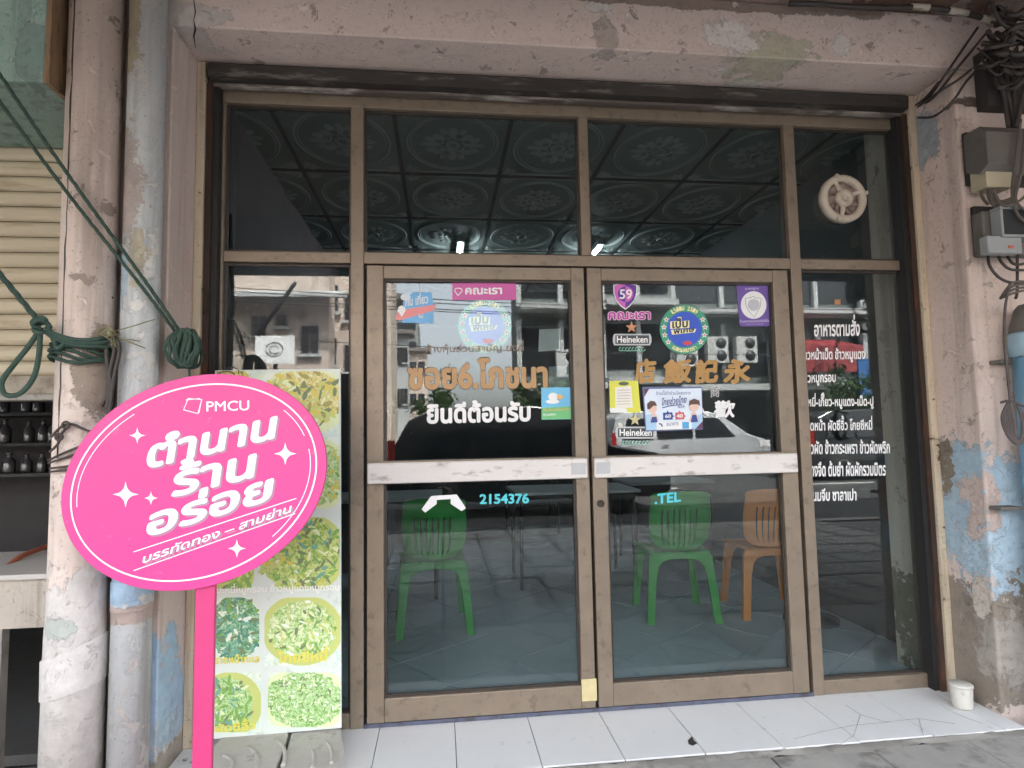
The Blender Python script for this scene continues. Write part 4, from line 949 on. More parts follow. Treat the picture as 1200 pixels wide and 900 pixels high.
sticker('blue_poster', 'pale blue poster with puzzle pieces 60 and 40 on the right door', [bw(482,650), bw(1060,628), bw(1052,196), bw(452,200)], V('slate', '#5c678e'), PPo, [
    ('sheet', V('ice', '#d9e4f2'), lambda mb, l: poly_into(mb, [bw(492,636), bw(1060,618), bw(1044,214), bw(466,222)], PPo, l, .0003)),
    ('corner_tint', V('ice_blue', '#a9cdea'), [lambda mb, l: poly_into(mb, [bw(493,634), bw(600,632), bw(585,470), bw(480,480)], PPo, l, .0003), lambda mb, l: poly_into(mb, [bw(945,620), bw(1059,616), bw(1054,460), bw(960,520)], PPo, l, .0003)]),
    ('corner_stripe', V('maroon', '#5a3450'), [lambda mb, l: poly_into(mb, [bw(466,222), bw(520,221), bw(472,300)], PPo, l, .0003), lambda mb, l: poly_into(mb, [bw(1060,618), bw(985,620), bw(1056,545)], PPo, l, .0003)]),
    ('title', V('navy', '#2d3f86'), lambda mb, l: (text_into(mb, 'ร้านนี้เข้าร่วมโครงการ', bw(590,282), bw(935,276), bw(590,232), PPo, .0, l), text_into(mb, 'ไทยช่วยไทย', bw(640,392), bw(890,360), bw(650,312), PPo, .02, l), stroke_into(mb, [bw(650,412), bw(720,392), bw(840,376)], 1.2, PPo, l), text_into(mb, 'พลัส', bw(806,415), bw(874,412), bw(806,376), PPo, .0, l))),
    ('puzzle_piece', V('puzzle_blue', '#2c4791'), lambda mb, l: (poly_into(mb, [bw(660,532), bw(756,528), bw(756,504), bw(774,496), bw(756,484), bw(752,456), bw(716,457), bw(704,436), bw(694,458), bw(658,460)], PPo, l, .0003))),
    ('puzzle_piece', V('puzzle_red', '#c65b62'), lambda mb, l: (poly_into(mb, [bw(782,530), bw(872,526), bw(872,504), bw(892,494), bw(872,482), bw(868,454), bw(836,455), bw(824,436), bw(812,456), bw(780,458)], PPo, l, .0003))),
    ('numbers', m_white, lambda mb, l: (text_into(mb, '60', bw(678,514), bw(738,512), bw(678,476), PPo, .03, l), text_into(mb, '40', bw(794,512), bw(856,510), bw(794,474), PPo, .03, l), poly_into(mb, [bw(594,632), bw(944,622), bw(940,545), bw(590,556)], PPo, l, .0002))),
    ('printed_figure', V('skin', '#e2bfae'), [lambda mb, l: (poly_into(mb, ell(*bw(556,420),4.7,5.2,20), PPo, l, .0003), poly_into(mb, [bw(525,545), bw(615,540), bw(590,480), bw(568,455), bw(545,482)], PPo, l, .0003)), lambda mb, l: (poly_into(mb, ell(*bw(968,400),5.6,5.6,20), PPo, l, .0003), poly_into(mb, [bw(920,545), bw(1020,540), bw(990,465), bw(968,440), bw(945,468)], PPo, l, .0003))]),
    ('hair', V('brown', '#5d4038'), [lambda mb, l: poly_into(mb, [bw(500,425), bw(498,370), bw(530,340), bw(575,345), bw(598,390), bw(560,390), bw(525,425)], PPo, l, .0003), lambda mb, l: poly_into(mb, [bw(916,395), bw(922,340), bw(970,318), bw(1022,338), bw(1030,395), bw(1005,375), bw(940,378)], PPo, l, .0003)]),
    ('apron', V('puzzle_blue', '#2c4791'), lambda mb, l: (poly_into(mb, [bw(532,560), bw(602,556), bw(590,500), bw(548,502)], PPo, l, .0003), poly_into(mb, [bw(934,556), bw(1008,552), bw(990,480), bw(950,482)], PPo, l, .0003), stroke_into(mb, [bw(615,570), bw(640,575), bw(650,600)], 1.6, PPo, l), text_into(mb, 'ธนาคาร', bw(692,592), bw(812,584), bw(692,562), PPo, 0, l))),
    ('app_badge', V('azure', '#4aa3d8'), lambda mb, l: poly_into(mb, [bw(852,620), bw(918,618), bw(916,552), bw(850,554)], PPo, l, .0003))], 'poster')
pu = lambda x, y: (840+x/9, 325+y/9)
sticker('purple_sticker', 'purple certificate sticker with a white shield circle at the corner of the right door', [pu(240,500), pu(262,518), pu(545,516), pu(562,500), pu(545,85), pu(530,78), pu(215,80), pu(208,95)], V('purple', '#6a4f9f'), GO, [
    ('circle', m_white, lambda mb, l: poly_into(mb, ell(*pu(388,292), 15, 16.2, 40), GO, l, .0003)),
    ('shield', V('black', '#20242c'), lambda mb, l: stroke_into(mb, [pu(300,220), pu(355,215), pu(380,200), pu(410,218), pu(466,220), pu(458,310), pu(395,420), pu(330,350), pu(305,290)], .45, GO, l, True)),
    ('emblem', V('indigo', '#4a4d80'), lambda mb, l: ([stroke_into(mb, ell(*pu(388,292), r_, r_, 28), .55, GO, l, True) for r_ in (6.2, 4.6, 3.0, 1.5)])),
    ('words', V('lilac', '#c9b9e2'), lambda mb, l: (text_into(mb, 'มาตรฐาน', pu(298,138), pu(440,134), pu(298,112), GO, .02, l), text_into(mb, 'ร้านอาหารปลอดภัยใส่ใจ', pu(240,480), pu(548,472), pu(240,446), GO, .02, l), text_into(mb, 'กระทรวงสาธารณสุข', pu(305,505), pu(488,502), pu(305,490), GO, 0, l)))])
mb = MB(); poly_into(mb, [(724,508),(731,506),(729,496),(725,495)], GO, 0, .0004); tag(mb.build('paper_scrap', flat('paper_scrap', (.6,.58,.52))), 'tiny pale scrap of paper left of the lower beer sticker', 'paper')
mb = MB(); poly_into(mb, [(978,357),(985,357),(985,351),(978,351)], GS, 0, .0004); tag(mb.build('orange_tape', flat('orange_tape', (.45,.22,.10))), 'small orange square of tape high on the right side pane', 'tape')

# ================================================================== right side
m_board = M('meter_backboard', (.035,.032,.030), .8, 0, .4, 20, .3, 60)
m_mgrey = M('meter_grey', (.125,.115,.102), .7, 0, .3, 12, .3, 60, dirt='#5f564b', dirt_amt=.55, dirt_scale=22)
m_mlight = M('meter_light_grey', (.27,.285,.29), .5, 0, .08, 12, dirt='#6d6a64', dirt_amt=.3)
def wbox(px0, py0, px1, py1, ya, yb, name, mat, parent, bv=.004):
    a, b = W(px0,py1,ya), W(px1,py0,ya); return box(name, (a.x,ya,a.z), (b.x,yb,b.z), mat, parent, bv)
mt = thing('electric_meter', tuple(W(1180,230,-.35)), 'grimy grey electric meter box with cream terminal cover high on the right pillar', 'meter', 'meters on the right pillar')
wbox(1136,158,1215,216,-.325,-.302,'backboard',m_board,mt)
p = [W(1150,170,-.40), W(1152,208,-.40), W(1215,190,-.40), W(1215,138,-.40)]
hx0 = W(1153,190,-.42).x
MB().prism([(hx0,-.328,2.30),(hx0,-.40,2.27),(hx0,-.44,2.30),(hx0,-.44,2.44),(hx0,-.41,2.475),(hx0,-.328,2.475)], (.30,0,0)).build('hood', m_mgrey, mt, .004)
a = W(1154,217,-.40); b_ = W(1184,196,-.40); box('terminal_cover', (a.x,-.41,a.z-.01), (b_.x,-.33,b_.z), M('cream_cover', (.42,.37,.26), .6, 0, .2, 20), mt, .004)
mt2 = thing('electric_meter', tuple(W(1180,300,-.35)), 'lower electric meter with clear window and light grey base on the right pillar', 'meter', 'meters on the right pillar')
wbox(1146,243,1215,300,-.325,-.302,'backboard',m_board,mt2)
wbox(1155,248,1215,298,-.385,-.327,'case',m_mgrey,mt2,.008)
a = W(1154,298,-.41); b_ = W(1192,278,-.41); box('base_cover', (a.x,-.43,a.z), (b_.x,-.386,b_.z), m_mlight, mt2, .006)
a = W(1170,279,-.42); b_ = W(1215,244,-.42); wb = MB()
for q in (((a.x,-.44,a.z),(b_.x,-.387,a.z+.012)), ((a.x,-.44,b_.z-.012),(b_.x,-.387,b_.z)), ((a.x,-.439,a.z+.0125),(a.x+.012,-.388,b_.z-.0125))): wb.box(*q)
wb.build('window_frame', m_mlight, mt2, .003)
box('window', (a.x+.0125,-.432,a.z+.0125), (b_.x,-.428,b_.z-.0125), flat('meter_window', (.05,.052,.055), .08), mt2)
a = W(1182,291,-.431); box('seal', (a.x,-.434,a.z), (a.x+.02,-.4305,a.z+.012), flat('red_seal', (.55,.12,.06)), mt2)
def cables(name, label, paths, rad, mat=m_cable, cat='cable', kind=None):
    mb = MB()
    for pts in paths: mb.tube(smooth_path([W(*p) for p in pts], 6), rad if not isinstance(rad, list) else random.choice(rad), 7)
    return tag(mb.build(name, mat), label, cat, kind=kind)
m_dusty = M('dusty_cable', (.11,.092,.08), .8, 0, .35, 30, .2, 80)
cables('looped_wires', 'dusty bundle of looped wires under the upper meter', [[(1158,214,-.36),(1160,226+k*2,-.40),(1172,236+k*2,-.41),(1188,230+k,-.41),(1192-k,214,-.40),(1186,200,-.38)] for k in range(5)], .007, m_dusty)
cables('meter_wires', 'dark wires curving below the lower meter', [[(1158,298,-.37),(1160,312,-.40),(1172,326,-.41),(1190,332,-.41),(1215,330,-.41)], [(1170,299,-.37),(1174,308,-.40),(1186,316,-.41),(1215,316,-.41)], [(1180,299,-.37),(1186,308,-.40),(1196,310,-.41),(1215,304,-.41)], [(1192,298,-.38),(1192,340,-.39),(1190,350,-.39)]], .006)
cables('corner_wires', 'dark wires slanting from the shutter corner up to the cable tangle', [
    [(1073,128,-.06),(1090,112,-.2),(1110,84,-.33),(1128,58,-.34),(1146,32,-.36)], [(1074,130,-.06),(1096,112,-.2),(1120,82,-.33),(1140,58,-.34),(1158,36,-.36)],
    [(1072,124,-.06),(1085,114,-.2),(1100,96,-.32)], [(1080,122,-.1),(1100,108,-.3),(1125,92,-.34),(1152,70,-.36),(1165,62,-.38)],
    [(1074,138,-.06),(1095,136,-.25),(1117,118,-.33),(1132,96,-.34),(1150,78,-.36)]], .0055)
cables('pale_conduit', 'short pale wire sleeve at the cable corner', [[(1137,82,-.345),(1146,77,-.35),(1153,70,-.355)]], .011, M('pale_sleeve', (.45,.38,.33), .7), 'conduit')
tang = []
for k in range(30):
    x0, y0 = 1150+random.uniform(-8,26), 20+random.uniform(-14,70)
    tang.append([(x0,y0,-.38-random.random()*.12), (x0+random.uniform(5,24),y0+random.uniform(-12,26),-.42-random.random()*.1), (x0+random.uniform(18,46),y0+random.uniform(-18,28),-.42-random.random()*.1), (x0+60,y0+random.uniform(-30,30),-.45)])
cables('cable_tangle', 'dark tangle of old cables in the top right corner', tang, [.004,.005,.007,.011])
cables('cable_drop', 'dark cables running down from the tangle to the upper meter', [[(1172,80,-.40),(1174,100,-.39),(1178,120,-.38),(1182,150,-.38)], [(1178,80,-.41),(1180,105,-.39),(1186,130,-.38),(1188,150,-.38)], [(1184,78,-.41),(1188,100,-.4),(1190,125,-.39),(1192,150,-.38)], [(1204,96,-.44),(1198,112,-.42),(1194,135,-.41),(1190,150,-.40)]], .010)
box('tangle_backing', (2.40,-.36,2.60), (2.75,-.302,2.86), m_board).location
tag(bpy.data.objects['tangle_backing'], 'dark board behind the cable tangle in the top right corner', 'board')
cables('meter_risers', 'brown wires crossing in front of the two meters', [[(1196,140,-.46),(1190,190,-.46),(1186,225,-.45),(1192,250,-.45),(1204,262,-.45)], [(1202,150,-.46),(1196,205,-.47),(1190,232,-.46),(1200,246,-.45),(1214,250,-.45)], [(1164,222,-.42),(1174,240,-.44),(1190,238,-.45),(1206,226,-.45)], [(1150,212,-.36),(1150,228,-.36),(1158,240,-.37)]], .006, m_dusty)
# taped cable under the canopy
mb = MB(); A = [(925,4),(960,5),(1000,8),(1040,9),(1080,9),(1110,12),(1140,18),(1165,24),(1190,22)]
mb.tube(smooth_path([W(x,y,-.36) for x, y in A], 5), .012, 8)
cb = tag(mb.build('taped_cable', m_cable), 'black cable with pale tape bands along the top of the beam', 'cable')
for (x0,y0),(x1,y1) in (((1068,8),(1088,9)), ((1112,12),(1134,16)), ((1150,21),(1164,25))):
    MB().tube([W(x0,y0,-.36), W((x0+x1)/2,(y0+y1)/2-.3,-.36), W(x1,y1,-.36)], .0145, 10).build('tape_band', M('pale_tape', (.48,.43,.35), .7, 0, .2, 20), cb)
# blue pipe with grey cap
bx_ = W(1216,450,-.40).x
bp = thing('blue_pipe', (bx_,-.40,PAVZ), 'blue plastic pipe with grey dusty cap at the right edge', 'pipe')
m_bluep = M('blue_pvc', (.16,.32,.45), .5, 0, .15, 6, .1, 40, dirt='#7f8f98', dirt_amt=.45, dirt_scale=7)
zc0, zc1, zc2 = W(1190,386,-.48).z, W(1190,352,-.48).z, W(1190,415,-.48).z
MB().lathe([(.078,PAVZ),(.078,zc2-.002)], (bx_,-.40,0), 'Z', 32).build('pipe', m_bluep, bp)
MB().lathe([(.079,zc2),(.088,zc2+.004),(.088,zc0-.012),(.084,zc0)], (bx_,-.40,0), 'Z', 32).build('collar', M('pale_blue_collar', (.30,.44,.52), .5, 0, .1, 10, dirt='#8d8f8c', dirt_amt=.5), bp)
MB().lathe([(.083,zc0+.001),(.078,zc0+.03),(.060,zc1-.02),(.045,zc1),(.02,zc1+.006)], (bx_,-.40,0), 'Z', 32).build('cap', m_mgrey, bp)
for py in (424, 596):
    q = W(1168,py,-.34); mb = MB().box((q.x,-.36,q.z-.008), (q.x+.10,-.302,q.z+.008)); mb.build('bracket', m_mgrey, bp, .003)
cables('string_hank', 'dark hank of cord hanging on the blue pipe', [[(1184,330,-.49),(1178,360,-.50),(1177,400,-.50),(1181,440,-.50),(1184,470,-.50)]]+[[(1182,470,-.50),(1186-3*k,490,-.51),(1190-2*k,512,-.51),(1196,516+k,-.51),(1198+k,495,-.51),(1192,474,-.50)] for k in range(5)]+[[(1172,472,-.49),(1184,470,-.51),(1200,476,-.50)]], .005, M('grey_cord', (.085,.07,.068), .9, 0, .3, 40), 'cord')
cables('cord_wrap', 'dusty cord wrapped round the grey pipe cap', [[(1172,350,-.46),(1186,344-4*k,-.50),(1204,340-3*k,-.50),(1220,342,-.48)] for k in range(4)], .005, m_dusty, 'cord')
# white plastic cup
cp_ = G(1128,829,.0); m_cup = M('cloudy_plastic_cup', (.58,.56,.50), .5, 0, .1, 20, dirt='#8a8378', dirt_amt=.3, dirt_scale=30)
cup = thing('plastic_cup', (cp_.x,cp_.y,.0), 'small off white plastic cup on the tiles at the foot of the right pillar', 'cup')
MB().lathe([(.034,.0005),(.038,.01),(.042,.085),(.0415,.088),(.039,.086),(.036,.012),(.001,.010)], (cp_.x,cp_.y,0), 'Z', 28).build('body', m_cup, cup)
MB().lathe([(.0445,.088),(.0445,.098),(.041,.101),(.001,.1012)], (cp_.x,cp_.y,0), 'Z', 28).build('lid', m_cup, cup)
# litter on the step
mb = MB(); q = [G(x,y,.0006) for x, y in ((806,868),(811,863),(813,868),(817,871),(812,874),(807,872))]; mb.prism(q, (0,0,.001)); tag(mb.build('leaf_scrap', m_board), 'tiny dark scrap lying on the white doorstep tiles', 'litter')

# ================================================================== inside: chairs, tables, lamps
def make_chair(name, mat, label, loc, rz, group):
    c_ = thing(name, (0,0,0), label, 'chair', group)
    WB, HB = .20, .82
    def half_w(z):
        t = (z-.44)/(HB-.44)
        if t < .22: return .115+(.185-.115)*math.sin(t/.22*math.pi/2)
        if t > .86: return .195-.03*((t-.86)/.14)**2
        return .185+.012*math.sin((t-.22)/.64*math.pi)
    mb = MB(); NU, NV = 44, 20; idx = {}
    for j in range(NV+1):
        z = .44+(HB-.44)*j/NV; w_ = half_w(z)
        for i in range(NU+1):
            u = -1+2*i/NU; zz = z-(.012*u*u*u*u if j == NV else 0)
            idx[i,j] = mb.add([(u*w_, -.20-.10*(z-.44)/.38+.05*u*u, zz)])
    for j in range(NV):
        for i in range(NU):
            if 2 <= j <= 13 and 8 <= i <= 35 and (i-8) % 4 == 0: continue
            mb.face((idx[i,j], idx[i+1,j], idx[i+1,j+1], idx[i,j+1]), True)
    o = mb.build('backrest', mat, c_); s_ = o.modifiers.new('solid', 'SOLIDIFY'); s_.thickness = .008
    mb = MB(); n = 12; idx = {}
    for j in range(n+1):
        y = -.20+.42*j/n
        for i in range(n+1):
            u = -1+2*i/n; idx[i,j] = mb.add([(u*(.185+.03*j/n), y, .435-.018*(1-u*u)*math.sin(math.pi*j/n)-(.02 if j == n else 0))])
    for j in range(n):
        for i in range(n): mb.face((idx[i,j], idx[i+1,j], idx[i+1,j+1], idx[i,j+1]), True)
    o = mb.build('seat', mat, c_); s_ = o.modifiers.new('solid', 'SOLIDIFY'); s_.thickness = .01
    for yy, sgn in ((-.195,-1), (.20,1)):
        for sx in (-1, 1):
            prof = [(.235,0),(.188,0),(.172,.16),(.158,.28),(.142,.345),(.115,.375),(.07,.388),(.0005,.390),(.0005,.425),(.185,.425),(.200,.40)]
            pts = [(sx*x, yy+sgn*.045*(1-z/.43), z) for x, z in prof]
            mb = MB().prism(pts, (0,-sgn*.030,0)); mb.build('leg', mat, c_, .004)
            mb = MB().prism([(sx*.198, yy+sgn*.0, .40),(sx*.215, yy+sgn*.03, .12),(sx*.235, yy+sgn*.045, 0),(sx*.231, yy+sgn*.0, 0),(sx*.209, yy-sgn*.02, .12),(sx*.194, yy-sgn*.04, .40)], (-sx*.008,0,0)); mb.build('leg_flange', mat, c_)
    c_.location = loc; c_.rotation_euler.z = rz
    return c_
m_gr = M('green_plastic', (.022,.30,.045), .38, 0, .1, 8); m_or = M('orange_plastic', (.68,.24,.05), .4, 0, .1, 8)
q = G(507,748); make_chair('plastic_chair', m_gr, 'green plastic chair behind the left glass door', (q.x,q.y+.24,0), R(4), 'plastic chairs inside the shop')
q = G(808,732); make_chair('plastic_chair', m_gr, 'green plastic chair behind the right glass door', (q.x,q.y+.24,0), R(-6), 'plastic chairs inside the shop')
q = G(922,727); make_chair('plastic_chair', m_or, 'orange plastic chair partly behind the right door stile', (q.x,q.y+.24,0), R(-8), 'plastic chairs inside the shop')
m_top = M('pale_table_top', (.42,.44,.45), .35, .1, .06, 5); m_leg = M('dark_steel_leg', (.03,.03,.032), .45, .3)
def table(x, y, w_, d_, label, h=.74):
    t = thing('folding_table', (x,y,0), label, 'table', 'tables inside the shop')
    box('table_top', (x-w_/2,y-d_/2,h-.025), (x+w_/2,y+d_/2,h), m_top, t, .004); box('apron', (x-w_/2+.03,y-d_/2+.03,h-.08), (x+w_/2-.03,y+d_/2-.03,h-.026), m_leg, t)
    for sx in (-1,1):
        for sy in (-1,1): MB().tube([(x+sx*(w_/2-.06),y+sy*(d_/2-.06),h-.03),(x+sx*(w_/2-.05),y+sy*(d_/2-.05),0)], .014, 8).build('leg', m_leg, t)
table(-.45, 2.2, .9, .65, 'pale table behind the green chair of the left door'); table(1.05, 2.35, 1.0, .65, 'pale table between the right door chairs and the back'); table(2.05, 2.9, .8, .6, 'table near the right wall seen past the orange chair'); table(.2, 4.3, 1.2, .7, 'table deep inside the shop'); table(1.8, 4.8, 1.0, .7, 'table deep inside near the right wall')
fs = thing('stand_fan', (2.28,1.0,0), 'dark stand fan base behind the right side pane', 'fan')
MB().lathe([(.16,.0005),(.16,.02),(.05,.05),(.02,.06),(.016,.5)], (2.28,1.0,0), 'Z', 24).build('base', m_black, fs); MB().tube([(2.28,1.0,.5),(2.28,1.0,.95)], .014, 8).build('pole', m_black, fs)
MB().lathe([(.02,-.04),(.18,-.03),(.2,0),(.18,.03),(.02,.05)], (2.28,1.0,1.1), 'Y', 20).build('head', m_black, fs)
cab = thing('steel_cabinet', (-.75,3.2,0), 'grey cabinet along the pink wall inside', 'cabinet'); box('body', (-1.04,2.9,.001), (-.5,3.8,1.5), m_in, cab, .006); box('door', (-.497,2.93,.1), (-.48,3.33,1.4), m_leg, cab, .004); box('door', (-.497,3.36,.1), (-.48,3.77,1.4), m_leg, cab, .004)
eb = thing('breaker_box', tuple(W(265,415,.45)), 'grey breaker box on the pink wall behind the left side pane', 'breaker box')
a = W(256,413,.45); box('box', (-1.058,.42,a.z), (-1.0,.62,a.z+.16), m_mgrey, eb, .004); box('switch', (-.999,.5,a.z+.05), (-.985,.54,a.z+.11), m_black, eb)
mb = MB().tube(smooth_path([(-1.04,.5,a.z+.16),(-1.03,.5,a.z+.25),(-1.04,.48,a.z+.4),(-1.045,.45,a.z+.7)]), .012, 7); mb.build('cable', m_black, eb)
m_tube = flat('fluorescent_tube', (.85,.95,1.0), .4, emit=6.0)
for x, y0, y1, lab in ((.18,2.52,3.72,'fluorescent lamp glinting over the left door'), (1.42,2.52,3.72,'fluorescent lamp glinting over the right door')):
    t = thing('fluorescent_lamp', (x,(y0+y1)/2,2.80), 'lit '+lab, 'lamp', 'ceiling lamps inside the shop')
    box('batten', (x-.03,y0-.03,2.845), (x+.03,y1+.03,2.892), m_mlight, t); MB().tube([(x,y0,2.825),(x,y1,2.825)], .008, 10).build('tube', m_tube, t)

# ================================================================== across the street (seen mirrored in the panes)
def V_(px, py, D):                       # mirrored in the glass: what shows at this picture point stands D behind the viewer's side
    p = W(px, py, D); return Vector((p.x, -p.y, p.z))
GZ = -.06
m_bcream = M('cream_render', (.50,.42,.36), .8, 0, .12, .6, dirt='#7b6c60', dirt_amt=.4, dirt_scale=1.0)
m_bgrey = M('grey_render', (.20,.215,.21), .8, 0, .15, .5, dirt='#3c403e', dirt_amt=.4, dirt_scale=.8)
m_bgreen = M('grey_green_render', (.12,.14,.135), .8, 0, .15, .5)
m_pale = M('pale_render', (.38,.39,.39), .8, 0, .08, .6)
m_win = flat('dark_window', (.02,.022,.025), .1); m_grille = M('window_grille', (.25,.24,.23), .5, .3)
m_roof = M('grey_roof', (.16,.14,.13), .8)
def window(parent, x, z, w_, h, Y, name='window'):
    o = box(name, (x-w_/2,Y-.0,z-h/2), (x+w_/2,Y+.04,z+h/2), m_win, parent)
    mb = MB(); n = max(2, int(w_/.25))
    for i in range(n+1): xx = x-w_/2+w_*i/n; mb.box((xx-.015,Y+.041,z-h/2), (xx+.015,Y+.06,z+h/2))
    for j in range(4): zz = z-h/2+h*j/3; mb.box((x-w_/2,Y+.0605,zz-.012), (x+w_/2,Y+.075,zz+.012))
    mb.build('grille', m_grille, o); box('sill', (x-w_/2-.1,Y+.001,z-h/2-.1), (x+w_/2+.1,Y+.16,z-h/2-.002), m_pale, o)
Y1 = -19.0
xa, xb = V_(255,400,19).x, V_(455,400,19).x
hA = thing('cream_house', ((xa+xb)/2,Y1-3,GZ), 'cream two storey house with grilled windows across the street, reflected in the left side pane', 'building')
box('wall', (xa-6,Y1-7,GZ), (V_(385,400,19).x,Y1,7.2), m_bcream, hA); box('wall', (V_(385,400,19).x+.002,Y1-4,GZ), (xb,Y1-1.2,8.6), m_bcream, hA)
ex = V_(392,350,19); mb = MB(); mb.prism([(xa-6.4,Y1-.2,V_(300,350,19).z+.35),(xa-6.4,Y1+1.0,V_(300,350,19).z),(xa-6.4,Y1+1.0,V_(300,350,19).z-.12),(xa-6.4,Y1-.2,V_(300,350,19).z+.1)], (ex.x-xa+6.8,0,0)); mb.build('eave', m_pale, hA)
for px, py, ww, hh in ((303,382,.5,.7),(363,398,.6,1.0),(330,376,.35,.4)): p = V_(px,py,19); window(hA, p.x, p.z, ww, hh, Y1)
for px, py in ((388,350),(412,360),(386,412),(412,420)): p = V_(px,py,20.2); window(hA, p.x, p.z, .5, 1.0, Y1-1.2)
box('ground_floor_opening', (xa-2,Y1+.001,GZ), (xb-2.5,Y1+.05,2.6), m_win, hA)
p0, p1 = V_(298,426,15), V_(344,393,15)
sb = thing('white_sign_board', ((p0.x+p1.x)/2,p0.y,GZ), 'white street sign board with a round line logo, reflected in the left side pane', 'sign')
box('board', (p0.x,p0.y-.06,p0.z), (p1.x,p0.y,p1.z), flat('sign_white', (.75,.76,.76)), sb); box('post', ((p0.x+p1.x)/2-.05,p0.y-.14,GZ), ((p0.x+p1.x)/2+.05,p0.y-.061,p1.z), m_leg, sb)
cx_, cz_ = (p0.x+p1.x)/2, (p0.z+p1.z)/2
mb = MB(); mb.tube([(cx_+.23*math.cos(i*.2618), p0.y+.006, cz_+.2*math.sin(i*.2618)) for i in range(24)], .012, 5, closed=True); mb.build('logo_ring', m_leg, sb)
mb = MB(); mb.tube([(cx_+(.10+.004*i)*math.cos(i*.35), p0.y+.006, cz_+(.09+.002*i)*math.sin(i*.35)) for i in range(17)], .012, 5); mb.build('logo_loop', m_leg, sb)
# tower and row houses far down the side street
tw = thing('far_tower', (V_(475,400,70).x,-75,GZ), 'distant grey apartment tower at the end of the side street in the left door reflection', 'building')
a, b = V_(463,450,70), V_(489,372,70); box('wall', (a.x,-80,GZ), (b.x,-70,b.z), m_bgrey, tw)
for i in range(9):
    zz = b.z-1.0-i*2.3; box('window_band', (a.x+.2,-69.999,zz-.5), (b.x-.2,-69.9,zz+.4), m_win, tw)
for k, (x0, x1, ytop, D, mt_, lab) in enumerate(((432,462,352,30,m_bcream,'cream'), (450,478,392,42,m_pale,'pale'), (468,500,412,55,m_bcream,'farthest cream'))):
    a, b = V_(x0,450,D), V_(x1,ytop,D); t = thing('row_house', ((a.x+b.x)/2,-D,GZ), lab+' row house on the left of the side street in the reflection', 'building', 'row houses down the side street')
    box('wall', (a.x-4,-D-2,GZ), (b.x,-D,b.z), mt_, t); box('roof', (a.x-4.3,-D-2.2,b.z+.001), (b.x+.4,-D+.5,b.z+.3), m_roof, t)
    for q in range(3):
        for r_ in range(2): window(t, a.x+(b.x-a.x)*(.2+.3*q), b.z-1.5-r_*3, .6, 1.1, -D)
# right block of shophouses opposite
def block(px0, px1, D, ztop, mat, label, floors, ac=()):
    x0, x1 = V_(px0,400,D).x, V_(px1,400,D).x; t = thing('shophouse_opposite', ((x0+x1)/2,-D-4,GZ), label, 'building', 'shophouses across the street')
    box('wall', (x0,-D-2.5,GZ), (x1,-D,ztop), mat, t); n = max(2, int((x1-x0)/2.0))
    for zf in floors:
        box('slab_edge', (x0,-D+.001,zf-.25), (x1,-D+.9,zf), m_pale, t)
        for i in range(n):
            xx = x0+(x1-x0)*(i+.5)/n; box('window', (xx-(x1-x0)/n*.42,-D+.002,zf+.4), (xx+(x1-x0)/n*.42,-D+.05,zf+2.3), m_win, t); box('pillar', (x0+(x1-x0)*i/n-.1,-D+.003,zf+.001), (x0+(x1-x0)*i/n+.1,-D+.22,zf+2.6), m_pale, t)
    box('shop_opening', (x0+.3,-D+.002,GZ), (x1-.3,-D+.04,2.5), m_win, t)
    return t
block(608,705,22,12,m_bgreen,'dark green grey shophouse at the street corner in the left door reflection',(3.1,6.3))
block(706,788,22.0,13,m_bgrey,'grey shophouse with plain bays in the right door reflection',(3.3,6.5))
block(789,1010,22.3,12.5,m_bgreen,'dark shophouse with white slab edges and air conditioners in the right door reflection',(3.0,6.2))
block(1011,1500,22,13,m_bgrey,'grey shophouse farther right in the street reflection',(3.0,6.2))
block(-420,250,22,12,m_bgrey,'grey shophouse farther left along the street',(3.0,6.2))
def condenser(px, py, D, label):
    p = V_(px,py,D); t = thing('air_conditioner', (p.x,-D,p.z-.5), label, 'air conditioner', 'air conditioners across the street')
    box('case', (p.x-.45,-D-.35,p.z-.6), (p.x+.45,-D,p.z+.5), M('condenser_white', (.42,.42,.41), .5), t)
    for dz in (.22,-.3): MB().lathe([(.22,0),(.22,.012),(.001,.02)], (p.x+.14,-D,p.z+dz), 'Y', 20).build('fan_grille', m_leg, t)
    box('wall_bracket', (p.x-.4,-D-1.2,p.z-.66), (p.x+.4,-D-.02,p.z-.602), m_leg, t)
condenser(842,408,21.2,'two fan air conditioner above the silver van, left one'); condenser(876,408,21.2,'two fan air conditioner above the silver van, right one'); condenser(666,424,20.9,'air conditioner on the corner shophouse behind the black car'); condenser(806,412,21.2,'air conditioner beside the round sticker in the reflection')
aw = thing('red_awning', (V_(980,420,19).x,-20,GZ), 'dark red shop awning reflected in the right side pane', 'awning')
a, b = V_(938,436,20), V_(1012,404,20); box('valance', (a.x,-20.1,a.z), (b.x,-20,b.z), flat('red_awning', (.25,.03,.035)), aw); mb = MB().prism([(a.x,-20.1,b.z),(a.x,-21.9,b.z+.5),(a.x,-21.9,b.z+.42),(a.x,-20.1,b.z-.05)], (b.x-a.x,0,0)); mb.build('sheet', flat('red_awning', (.25,.03,.035)), aw)
a, b = V_(1010,470,18), V_(1022,420,18); MB().box((a.x,-18.1,GZ), (b.x,-18,b.z)).build('blue_banner', flat('blue_banner', (.05,.16,.42))); tag(bpy.data.objects['blue_banner'], 'upright blue banner by the kerb reflected in the right side pane', 'banner')
